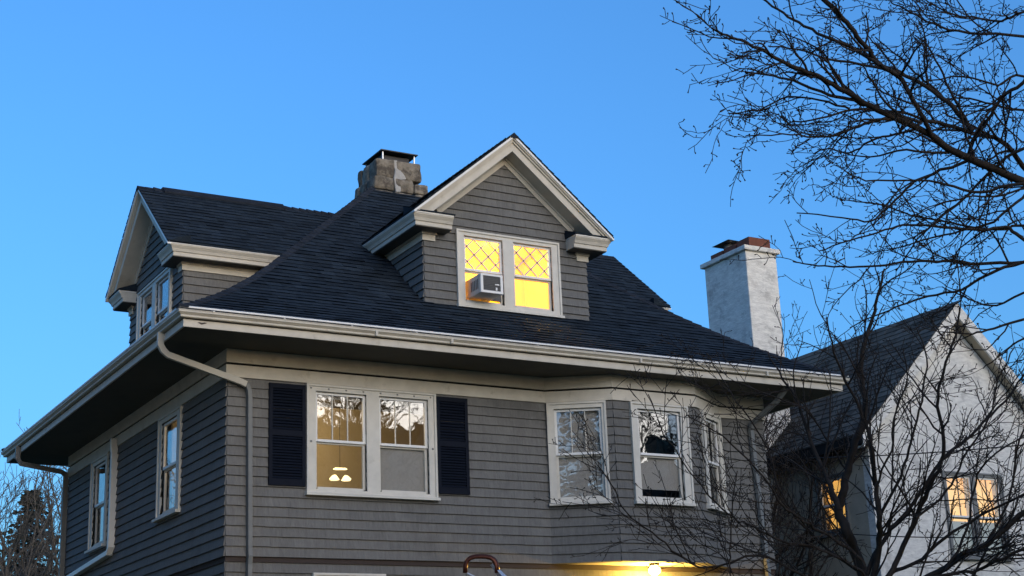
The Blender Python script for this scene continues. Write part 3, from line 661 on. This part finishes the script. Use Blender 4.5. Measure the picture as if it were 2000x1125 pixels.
for sg in (-1, 1):
    dx_ = NX-NE; mb = MB(); mb.prism([(NX, RF, NZ), (NX+sg*dx_, RF, NZ-NS*dx_), (NX+sg*dx_, NB+.3, NZ-NS*dx_), (NX, NB+.3, NZ)], (0, 0, -.10)); nr = mb.build('roof', SLATE, nb)
    mb = MB(); mb.prism([(NX, RF-.02, NZ+.015), (NX+sg*dx_, RF-.02, NZ-NS*dx_+.015), (NX+sg*dx_, RF-.02, NZ-NS*dx_-.30), (NX, RF-.02, NZ-.33)], (0, .05, 0)); mb.build('rake_board', STUCCO, nb)
    mb = MB(); mb.prism([(NX, RF+.03, NZ-.26), (NX+sg*dx_, RF+.03, NZ-NS*dx_-.26), (NX+sg*dx_, RF+.03, NZ-NS*dx_-.29), (NX, RF+.03, NZ-.29)], (0, .22, 0)); mb.build('rake_soffit', STUCCOB, nb)
    if sg < 0:
        # slates: nearest three hundred are pieces of their own
        n_ = 0; rest = MB(); k = 1/math.sqrt(1+NS*NS); var = []
        for i in range(5):
            w_ = .24+.03*i; m0 = MB(); m0.hexa([(0, 0, .006), (0, w_-.006, .006), (.235*k, w_-.006, .235*NS*k+.002), (.235*k, 0, .235*NS*k+.002), (-.004, 0, .034), (-.004, w_-.006, .034), (.235*k, w_-.006, .235*NS*k+.008), (.235*k, 0, .235*NS*k+.008)])
            me = bpy.data.meshes.new('slate'); me.from_pydata(m0.v, [], m0.f); me.materials.append(SLATE); var.append((w_, me, m0))
        pcs = []; s = -.03
        while s < dx_-.02:
            y = RF-.03+rnd.uniform(-.02, .0)
            while y < 9.5:
                w_, me, m0 = rnd.choice(var); pcs.append((y, s, me, m0)); y += w_
            s += .20*k
        pcs.sort(key=lambda t: t[0])
        for y, s, me, m0 in pcs:
            off = Vector((NE+s, y, NZ-NS*dx_+NS*s+rnd.uniform(0, .005)))
            if n_ < 300: o = bpy.data.objects.new('slate', me); link(o, nr); o.matrix_parent_inverse = Matrix(); o.location = off; n_ += 1
            else: rest.add([Vector(v)+off for v in m0.v], m0.f)
        tag(rest.build('slate_field', SLATE, nr), kind='stuff')
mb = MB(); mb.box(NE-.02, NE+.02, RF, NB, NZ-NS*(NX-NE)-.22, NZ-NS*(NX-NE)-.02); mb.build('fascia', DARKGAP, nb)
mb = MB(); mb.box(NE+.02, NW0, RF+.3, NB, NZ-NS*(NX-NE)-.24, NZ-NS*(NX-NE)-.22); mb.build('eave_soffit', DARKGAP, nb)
# its chimney
mb = MB(); mb.box(13.9, 14.78, 4.95, 6.50, -1.0, 4.99); nc = mb.build('chimney', STUCCO, nb, bevel=.02)
mb = MB(); mb.box(13.83, 14.86, 4.88, 6.58, 4.99, 5.10); mb.build('chimney_cap', STUCCO, nc, bevel=.015)
for y0, y1, h_ in ((4.98, 5.42, .24), (5.48, 5.92, .22), (5.96, 6.42, .20)):
    mb = MB()
    for (a, b, c, d) in rect_minus((14.05, 14.66, y0, y1), [(14.13, 14.58, y0+.08, y1-.08)]): mb.box(a, b, c, d, 5.10, 5.10+h_)
    mb.build('flue', TERRA, nc)
mb = MB(); mb.tube([(14.34, 6.05, 5.2), (14.34, 6.05, 5.50)], .13, 12); mb.build('pipe', GALV, nc, True)
mb = MB(); mb.add([(14.05, 5.74, 5.50), (14.63, 5.74, 5.50), (14.63, 6.36, 5.50), (14.05, 6.36, 5.50), (14.34, 6.05, 5.64)], [(0, 3, 2, 1), (0, 1, 4), (1, 2, 4), (2, 3, 4), (3, 0, 4)]); mb.build('pipe_hood', METALD, nc)

# ------------------------------------------------------------------ TREES
class Tubes:
    def __init__(s): s.v = []; s.f = []
    def tube(s, pts, rad, n):
        k = len(s.v); N = len(pts); x = None
        for i in range(N):
            p = pts[i]; t = pts[min(i+1, N-1)]-pts[max(i-1, 0)]
            if x is None: x = t.orthogonal()
            x = x - t*(x.dot(t)/max(t.length_squared, 1e-12))
            x.normalize(); y = t.cross(x).normalized(); r = rad[i]
            for q in range(n):
                a = 6.28318*q/n; s.v.append(tuple(p+x*(math.cos(a)*r)+y*(math.sin(a)*r)))
        for i in range(N-1):
            for q in range(n):
                b = (q+1) % n; s.f.append((k+i*n+q, k+i*n+b, k+(i+1)*n+b, k+(i+1)*n+q))
    def build(s, name, m, parent):
        me = bpy.data.meshes.new(name); me.from_pydata(s.v, [], s.f); me.polygons.foreach_set('use_smooth', [True]*len(me.polygons)); me.materials.append(m)
        return link(bpy.data.objects.new(name, me), parent)
def rv(R): return Vector((R.gauss(0, 1), R.gauss(0, 1), R.gauss(0, 1)))
def limb(T, pts, r0, r1, n=6, sub=4, jit=.0, R=rnd):        # smooth a traced polyline (Catmull-Rom) and add it
    out = []; P = [pts[0]]+list(pts)+[pts[-1]]
    for i in range(1, len(P)-2):
        for j in range(sub):
            t = j/sub; a, b, c, d = P[i-1], P[i], P[i+1], P[i+2]
            out.append(.5*((2*b)+(c-a)*t+(2*a-5*b+4*c-d)*t*t+(3*b-a-3*c+d)*t**3)+rv(R)*jit)
    out.append(P[-1]); N = len(out); rad = [r0+(r1-r0)*(i/(N-1)) for i in range(N)]
    T.tube(out, rad, n); return out, rad
def twig(T, TW, p, d, L, r, lvl, prm, R):
    """grow one shoot; children and spurs along it"""
    n = max(3, int(L/prm['seg'])); st = L/n; pts = [p]; d = d.normalized()
    for i in range(n):
        d = (d+rv(R)*prm['wig']+Vector((0, 0, prm['up']))).normalized(); p = p+d*st; pts.append(p)
    rt = max(r*.42, prm['rmin']); rad = [r+(rt-r)*i/n for i in range(n+1)]
    (T if lvl == 0 else TW).tube(pts, rad, 5 if lvl == 0 else (4 if lvl == 1 else 3))
    spawn(T, TW, pts, rad, lvl, prm, R, L)
def spawn(T, TW, pts, rad, lvl, prm, R, L, t0=.12):
    N = len(pts)-1
    if lvl < prm['max']:
        cnt = max(1, int(L*prm['den'][lvl]*R.uniform(.8, 1.25)))
        for c in range(cnt):
            t = t0+(1-t0)*(c+R.random())/cnt; i = min(int(t*N), N-1); q = pts[i].lerp(pts[i+1], t*N-i); ax = (pts[i+1]-pts[i]).normalized()
            sd = (rv(R)+Vector(prm.get('bias', (0, 0, 0)))); sd = (sd-ax*sd.dot(ax)).normalized(); an = math.radians(R.uniform(*prm['ang']))
            l2 = prm['len'][lvl]*R.uniform(.45, 1.2)*(1-.45*t); twig(T, TW, q, ax*math.cos(an)+sd*math.sin(an), l2, max(min(rad[i]*.62, prm['rad'][lvl]), prm['rmin']), lvl+1, prm, R)
    if prm.get('spur') and lvl >= prm['spur_lvl']:
        for c in range(max(1, int(L*prm['spur']))):
            t = R.random(); i = min(int(t*N), N-1); q = pts[i].lerp(pts[i+1], t*N-i); ax = (pts[i+1]-pts[i]).normalized(); sd = rv(R); sd = (sd-ax*sd.dot(ax)).normalized()
            l = R.uniform(.02, .07); e = q+(sd+ax*.5).normalized()*l; rr = prm['rmin']
            TW.tube([q, e, e+(sd+ax*.8+rv(R)*.4).normalized()*.022], [rr*.9, rr*1.1, rr*2.3], 3)

# overhanging tree, upper right (its trunk stands right of the picture)
R1 = random.Random(11); T = Tubes(); TW = Tubes()
prm = dict(seg=.07, wig=.17, up=.012, rmin=.0031, max=3, den=[4.3, 5.6, 5.5], ang=(20, 55), len=[.95, .46, .20], rad=[.013, .0072, .0046], spur=11, spur_lvl=1)
LIMBS = [ # pixel polyline, depth start, depth end, radius start, end
 ([(2250, 500), (2100, 402), (2000, 356), (1892, 308), (1856, 292), (1820, 264), (1760, 236), (1700, 208), (1640, 172), (1596, 148), (1552, 132), (1508, 108), (1460, 84), (1420, 70), (1390, 55)], 13.0, 11.6, .085, .007),
 ([(1700, 208), (1668, 196), (1620, 186), (1548, 158), (1500, 148), (1455, 142)], 12.3, 12.2, .022, .006),
 ([(1820, 264), (1804, 232), (1780, 190), (1760, 155), (1720, 128), (1690, 90), (1660, 52), (1636, 25), (1600, -10)], 12.5, 12.0, .038, .020),
 ([(1720, 128), (1660, 92), (1610, 70), (1560, 45), (1520, 20), (1480, -10)], 12.2, 12.6, .020, .008),
 ([(2200, 520), (2080, 410), (2000, 325), (1956, 276), (1900, 260), (1832, 240), (1780, 234), (1720, 215), (1660, 215), (1600, 232), (1540, 240)], 13.6, 13.0, .06, .006),
 ([(1900, 256), (1860, 208), (1824, 180), (1780, 152), (1740, 138), (1696, 128), (1620, 116), (1556, 96), (1500, 90)], 13.3, 13.6, .030, .006),
 ([(2100, 60), (2000, 160), (1960, 188), (1936, 224), (1905, 262), (1888, 310)], 12.4, 13, .022, .012),
 ([(2100, 90), (2000, 72), (1892, 64), (1824, 48), (1780, 25), (1740, 5)], 14, 13.6, .022, .006),
 ([(2100, 20), (2000, 24), (1956, 40), (1900, 34), (1860, 28), (1808, 0)], 13.2, 13.4, .018, .006),
 ([(2120, 250), (2000, 150), (1950, 165), (1880, 150), (1800, 160)], 14, 13.6, .02, .006),
 ([(2250, 560), (2120, 530), (2000, 513), (1914, 515), (1847, 510), (1779, 510), (1712, 520), (1644, 521), (1583, 516), (1549, 511)], 13.4, 12.8, .04, .005),
 ([(2150, 520), (2000, 467), (1965, 445), (1914, 449), (1847, 444), (1779, 439), (1728, 450), (1660, 470), (1600, 490)], 12.6, 12.6, .024, .005),
 ([(2100, 500), (1982, 518), (1924, 538), (1880, 565), (1813, 579), (1762, 596), (1712, 616), (1660, 640)], 13.0, 13.4, .022, .005),
 ([(2150, 590), (2000, 623), (1930, 646), (1890, 652), (1840, 648)], 12.8, 12.8, .02, .005),
 ([(2150, 540), (2000, 572), (1948, 596), (1897, 586), (1840, 560)], 13.4, 13.6, .018, .005),
 ([(2100, 330), (2000, 384), (1940, 432), (1880, 450), (1800, 470), (1740, 490)], 13.6, 13.2, .022, .005),
 ([(1892, 312), (1820, 340), (1780, 360), (1740, 400), (1700, 432), (1644, 424), (1556, 416)], 13.0, 12.8, .018, .005),
 ([(2150, 400), (2000, 360), (1916, 376), (1848, 360), (1800, 352), (1692, 352), (1648, 332)], 12.2, 12.4, .022, .005),
 ([(2120, 470), (2000, 440), (1956, 448), (1880, 440), (1780, 420), (1720, 400), (1640, 390)], 13.6, 13.6, .02, .005),
 ([(2150, 260), (2000, 290), (1940, 330), (1880, 390), (1840, 420), (1790, 470), (1750, 530)], 12.8, 13.2, .022, .005),
 ([(1740, 228), (1690, 240), (1640, 262), (1590, 268), (1545, 262), (1470, 266)], 12.7, 12.3, .016, .005),
 ([(1800, 250), (1750, 262), (1700, 276), (1660, 300), (1620, 290), (1590, 300)], 12.6, 12.9, .014, .005),
 ([(2100, 200), (2000, 215), (1940, 205), (1880, 190), (1830, 205)], 14.2, 14, .02, .006),
 ([(2100, 640), (2000, 660), (1960, 690), (1920, 720)], 13.0, 13, .016, .005),
 ([(1660, 212), (1600, 196), (1540, 190), (1480, 215), (1425, 222)], 12.5, 12.2, .012, .005),
]
base = at(2420, 640, 13.4)
for pxl, d0, d1, ra, rb in LIMBS:
    n = len(pxl); P = [at(u, v, d0+(d1-d0)*i/(n-1)+R1.uniform(-.06, .06)) for i, (u, v) in enumerate(pxl)]
    if pxl[0][0] > 2050: P = [base+Vector((0, 0, R1.uniform(-.9, .6)))] + P
    ra = ra*.50 if ra > .03 else ra*.80
    pts, rad = limb(T, P, ra, rb, 7, 4, .004, R1)
    L = sum((pts[i+1]-pts[i]).length for i in range(len(pts)-1))
    k = 0
    if pxl[0][0] > 2050: k = 8
    my = sum(q[1] for q in pxl)/n; dn_ = .78 if my > 330 else 1.0
    spawn(T, TW, pts[k:], rad[k:], 0, dict(prm, den=[e*dn_ for e in prm['den']], len=[e*(.8 if my > 330 else 1) for e in prm['len']]), R1, L*(len(pts)-k)/len(pts), .03)
tr = thing('bare_tree', 'bare tree with knobbly dark branches overhanging the upper right corner', 'tree', (base.x, base.y, GZ))
TT = Tubes(); TT.tube([Vector((base.x, base.y, GZ-.1)), Vector((base.x+.05, base.y, -5)), base+Vector((.05, 0, -1)), base+Vector((0, 0, 1.2)), base+Vector((.3, .2, 4))], [.32, .24, .20, .16, .05], 12); TT.build('trunk', BARK, tr)
T.build('branches', BARK, tr); tag(TW.build('twigs', BARK, tr), kind='stuff')

# small many-stemmed tree, lower right in front of the bay
R2 = random.Random(23); T = Tubes(); TW = Tubes()
prm2 = dict(seg=.12, wig=.11, up=.03, rmin=.0036, max=3, den=[3.8, 5.2, 5.2], ang=(20, 50), len=[1.2, .66, .32], rad=[.013, .0075, .0055], spur=2, spur_lvl=2)
ST = [
 ([(1690, 1160), (1687, 1125), (1670, 1077), (1653, 1037), (1640, 997), (1647, 963), (1655, 920), (1672, 860), (1691, 792), (1681, 724), (1688, 673), (1705, 619), (1715, 575), (1728, 525)], 17.5, 18.2, .125, .012),
 ([(1640, 997), (1622, 950), (1600, 900), (1580, 850), (1560, 790), (1530, 740), (1500, 690)], 17.6, 18.6, .055, .008),
 ([(1700, 1160), (1707, 1125), (1717, 1067), (1717, 1010), (1710, 950), (1703, 883), (1693, 833), (1660, 760), (1630, 690), (1615, 620)], 17.3, 16.8, .075, .008),
 ([(1720, 1160), (1740, 1120), (1757, 1083), (1793, 1003), (1817, 947), (1843, 890), (1840, 833), (1830, 780), (1843, 724), (1867, 656), (1875, 600)], 17.0, 16.6, .06, .010),
 ([(1695, 1120), (1733, 1043), (1773, 997), (1840, 900), (1907, 840), (1960, 783), (2010, 720)], 17.4, 17.9, .045, .010),
 ([(1760, 1160), (1790, 1140), (1847, 1110), (1880, 1083), (1923, 1067), (1960, 1033), (2020, 985)], 16.6, 16.2, .06, .03),
 ([(1690, 1110), (1673, 1083), (1627, 1053), (1580, 1023), (1550, 1003), (1523, 980), (1490, 930), (1440, 877), (1395, 840), (1340, 810)], 17.2, 16.6, .036, .006),
 ([(1690, 1130), (1673, 1110), (1627, 1083), (1583, 1067), (1530, 1057), (1473, 1030), (1432, 1010), (1389, 972), (1360, 936), (1300, 850), (1266, 770)], 17.0, 16.4, .032, .005),
 ([(1640, 1160), (1560, 1120), (1480, 1085), (1382, 1110), (1324, 1084), (1274, 1040), (1223, 1001), (1202, 958), (1169, 911)], 17.0, 16.2, .028, .005),
 ([(1660, 1150), (1560, 1130), (1440, 1130), (1426, 1100), (1428, 1044), (1432, 972), (1440, 920)], 16.6, 16.6, .02, .006),
 ([(1717, 1010), (1760, 930), (1780, 860), (1800, 780), (1810, 700), (1790, 640)], 17.2, 17.6, .030, .007),
 ([(1710, 950), (1740, 880), (1745, 820), (1770, 740), (1765, 680)], 17.0, 16.4, .022, .006),
 ([(1790, 1010), (1850, 960), (1880, 900), (1930, 820), (1950, 740), (1980, 680)], 16.8, 16.9, .024, .007),
 ([(1740, 1120), (1800, 1090), (1860, 1040), (1930, 1000), (2010, 960)], 16.9, 16.5, .035, .012),
 ([(1847, 1112), (1890, 1030), (1900, 960), (1930, 900), (2000, 850)], 16.4, 16.4, .026, .008),
 ([(1690, 1125), (1640, 1090), (1600, 1060), (1555, 1010), (1520, 950), (1500, 880), (1450, 800), (1410, 740), (1380, 690)], 17.8, 18.4, .026, .006),
 ([(1655, 920), (1610, 850), (1570, 800), (1500, 770), (1430, 745), (1380, 760)], 18, 18.4, .02, .005),
 ([(1820, 1130), (1900, 1115), (1960, 1090), (2030, 1060)], 16.2, 16.0, .030, .016),
 ([(1880, 1140), (1930, 1060), (1975, 960), (1985, 880), (2010, 800)], 17.4, 17.4, .028, .010),
]
bs = at(1700, 1330, 17.3); bs = Vector((bs.x, bs.y, GZ))
fork = at(1700, 1200, 17.3)
for pxl, d0, d1, ra, rb in ST:
    n = len(pxl); P = [at(u, v, d0+(d1-d0)*i/(n-1)+R2.uniform(-.1, .1)) for i, (u, v) in enumerate(pxl)]
    k = 0
    if pxl[0][1] > 1128: P = [fork]+P; k = 4
    ra *= .62
    pts, rad = limb(T, P, ra, rb, 7, 4, .007, R2); L = sum((pts[i+1]-pts[i]).length for i in range(len(pts)-1))
    spawn(T, TW, pts[k:], rad[k:], 0, prm2, R2, L, .08)
tr = thing('small_bare_tree', 'small many-stemmed bare tree in front of the bay and the white neighbouring house', 'tree', bs)
TT = Tubes(); TT.tube([bs+Vector((0, 0, -.1)), bs+(fork-bs)*.5+Vector((.03, 0, 0)), fork+Vector((0, 0, .1))], [.24, .19, .16], 12); TT.build('trunk', BARK, tr)
T.build('branches', BARK, tr); tag(TW.build('twigs', BARK, tr), kind='stuff')

# generic bare trees
def bare_tree(base, H, seed, label, m=BARKG, spread=1.0, dens=1.0, name='bare_tree', group=None, r0=.16, rmin=.006):
    R = random.Random(seed); T = Tubes(); TW = Tubes(); TT = Tubes(); base = Vector(base); n = 9; p = base.copy(); d = Vector((0, 0, 1)); pts = [p+Vector((0, 0, -.1))]
    for i in range(n): d = (d+rv(R)*.07+Vector((0, 0, .05))).normalized(); p = p+d*(H*.72/n); pts.append(p)
    rad = [r0*(1-.8*i/n) for i in range(n+1)]; TT.tube(pts, rad, 10)
    pr = dict(seg=H*.03, wig=.12, up=.06, rmin=rmin, max=3, den=[1.1*dens, 1.6*dens, 2.4*dens], ang=(22, 50), len=[H*.20*spread, H*.10, H*.05], rad=[r0*.28, r0*.12, r0*.07])
    nb_ = int(13*dens)
    for c in range(nb_):
        t = .28+.72*(c+R.random())/nb_; i = min(int(t*n), n-1); q = pts[i].lerp(pts[i+1], t*n-i); a = c*2.4+R.random(); an = math.radians(R.uniform(28, 55))
        twig(T, TW, q, Vector((math.cos(a)*math.sin(an), math.sin(a)*math.sin(an), math.cos(an))), H*.42*spread*(1.15-.6*t)*R.uniform(.8, 1.15), rad[i]*.5, 0, pr, R)
    o = thing(name, label, 'tree', base, group); TT.build('trunk', m, o); T.build('branches', m, o); tag(TW.build('twigs', m, o), kind='stuff'); return o
def ground_at(u, v, depth): q = at(u, v, depth); return Vector((q.x, q.y, GZ))
bare_tree(ground_at(70, 1000, 50), 12.4, 3, 'pale forked bare tree at far left in front of the conifer', spread=1.1, r0=.22, rmin=.009, dens=1.45)
bare_tree(ground_at(115, 1000, 53), 12.4, 5, 'bare tree at left edge of the house, right of the conifer', spread=1.0, r0=.2, rmin=.009, dens=1.45)
bare_tree(ground_at(5, 1000, 47), 11.6, 8, 'bare tree cut by the left picture edge', spread=1.0, r0=.2, rmin=.009, dens=1.45)
bare_tree(ground_at(1482, 700, 32.5), 9.9, 13, 'bare tree between the two houses in front of the white chimney', spread=1.25, dens=1.8, m=BARK, r0=.12, rmin=.006)
bare_tree(ground_at(1468, 700, 33.5), 9.4, 17, 'slender bare tree behind the roof edge, left of the white chimney corner', spread=.9, dens=1.8, m=BARK, r0=.10, rmin=.006)
bare_tree(ground_at(1985, 700, 46), 13.4, 19, 'bare tree behind the right slope of the neighbouring gable', spread=1.0, dens=1.2, m=BARK, r0=.2, rmin=.008)
bare_tree(ground_at(1660, 640, 46), 13.0, 29, 'distant bare tree rising behind the slate ridge', spread=1.0, dens=1.2, m=BARKG, r0=.16, rmin=.008)

def conifer(base, H, W_, seed, label, name='conifer'):
    R = random.Random(seed); base = Vector(base); o = thing(name, label, 'tree', base)
    TT = Tubes(); TT.tube([base, base+Vector((0, 0, H*.5)), base+Vector((0, 0, H))], [H*.016, H*.009, .02], 9); TT.build('trunk', BARK, o)
    v = []; f = []
    z = H*.10
    while z < H:
        t = z/H; L = W_*(1-t)**.75*R.uniform(.75, 1.15)+.15; nb_ = R.randint(4, 6); a0 = R.random()*6
        for b in range(nb_):
            a = a0+b*6.283/nb_+R.uniform(-.3, .3); l = L*R.uniform(.65, 1.1); ns = max(3, int(l/.22)); dr = Vector((math.cos(a), math.sin(a), 0)); sdv = Vector((-math.sin(a), math.cos(a), 0))
            for s in range(ns):
                q = (s+.5)/ns; c = base+Vector((0, 0, z))+dr*(l*q)+Vector((0, 0, -l*.32*q*q+.15*l*q))
                for e in range(5):
                    k = len(v); hw = R.uniform(.03, .07); ll = R.uniform(.18, .40)*(1.15-.5*q); d2 = (dr*R.uniform(.2, 1)+sdv*R.uniform(-1, 1)+Vector((0, 0, R.uniform(-.45, .25)))).normalized(); w2 = d2.cross(rv(R)).normalized()*hw
                    v += [tuple(c-w2), tuple(c+d2*ll*.5-w2*1.3), tuple(c+d2*ll), tuple(c+d2*ll*.5+w2*1.3), tuple(c+w2)]; f.append((k, k+1, k+2, k+3, k+4))
        z += H*.016
    me = bpy.data.meshes.new('foliage'); me.from_pydata(v, [], f); me.materials.append(NEEDLE); tag(link(bpy.data.objects.new('foliage', me), o), kind='stuff'); return o
conifer(ground_at(62, 1000, 57), 11.2, 4.2, 31, 'dark conifer behind the bare trees at far left')
# trees across the street: they stand behind the camera and show in the window panes
conifer((-14.6, -33.5, GZ), 17.5, 5.0, 41, 'conifer across the street mirrored in the left bay window')
bare_tree((15.8, -31.3, GZ), 17, 43, 'bare tree across the street mirrored in the front double window', m=BARK, r0=.36, rmin=.018, dens=1.5)
bare_tree((28.3, -31.3, GZ), 17, 47, 'bare tree across the street mirrored in the middle bay window', m=BARK, r0=.36, rmin=.018, dens=1.5)
bare_tree((-9.5, 27, GZ), 15, 53, 'bare tree beside the house mirrored in the side windows', m=BARK, r0=.25, rmin=.012, dens=.9)

def plain_house(name, label, x0, x1, y0, y1, zw, zr, m, rm, win_y):
    o = thing(name, label, 'house', ((x0+x1)/2, (y0+y1)/2, GZ)); yc = (y0+y1)/2
    mb = MB(); mb.box(x0, x1, y0, y1, GZ, zw); mb.add([(x0, y0, zw), (x0, y1, zw), (x0, yc, zr-.15), (x1, y0, zw), (x1, y1, zw), (x1, yc, zr-.15)], [(0, 1, 2), (3, 5, 4)]); mb.build('wall', m, o)
    for ys in (y0, y1):
        e = -.5 if ys == y0 else .5; sl = (zr-zw)/(yc-y0); mb = MB(); mb.prism([(x0-.5, yc, zr), (x0-.5, ys+e, zw-sl*.5), (x0-.5, ys+e, zw-sl*.5-.12), (x0-.5, yc, zr-.12)], (x1-x0+1, 0, 0)); mb.build('roof', rm, o)
    F = Fr((x0, y1, 0), (-1, 0, 0), (0, 1, 0)) if win_y > 0 else Fr((x0, y0, 0), (1, 0, 0), (0, -1, 0)); sgn = -1 if win_y > 0 else 1
    for z in (GZ+1.4, GZ+4.6):
        for k in range(int((x1-x0)/2.6)):
            u = sgn*(1.2+k*2.6); a, b = min(u, u+sgn*1.1), max(u, u+sgn*1.1); mb = MB(); mb.fbox(F, a, b, 0, .05, z, z+1.7); w_ = mb.build('window', CASING, o); mb = MB(); mb.fbox(F, a+.1, b-.1, .052, .056, z+.1, z+1.6); mb.build('pane', METALD, w_)
    mb = MB(); mb.box((x0+x1)/2-.5, (x0+x1)/2+.4, yc-.5, yc+.5, zr-1.5, zr+1.1); mb.build('chimney', STONE, o); return o
plain_house('house', 'dark gabled house across the street mirrored in the upper front panes', 4, 24, -43, -33, 1.5, 7.8, SIDING, SLATE, 1)
plain_house('house', 'lower brown house across the street mirrored in the bay panes', 27, 41, -43, -33, .5, 6.7, RECESS, SLATE, 1)
plain_house('house', 'unseen beige house added beyond the left picture edge to shade the side wall', -17, -6.0, -3, 11, -.2, 4.0, STUCCOB, SLATE, -1)  # added out of view: blocks blue sky from the side wall, bounces warm fill

# overhead cables in front of the neighbouring house
for k, (a, b, la) in enumerate((((1300, 893, 22), (2150, 852, 20), 'upper black cable crossing in front of the neighbouring house'), ((1505, 1028, 23), (2150, 1038, 20), 'lower black cable crossing in front of the neighbouring house'))):
    A, B = at(*a), at(*b); pts = [A.lerp(B, i/20)+Vector((0, 0, -.12*(1-(2*i/20-1)**2))) for i in range(21)]
    if k == 0: pts = pts[7:]
    T = Tubes(); T.tube(pts, [.008]*len(pts), 6); o = T.build('overhead_cable', VINYL, None); tag(o, la, 'cable')
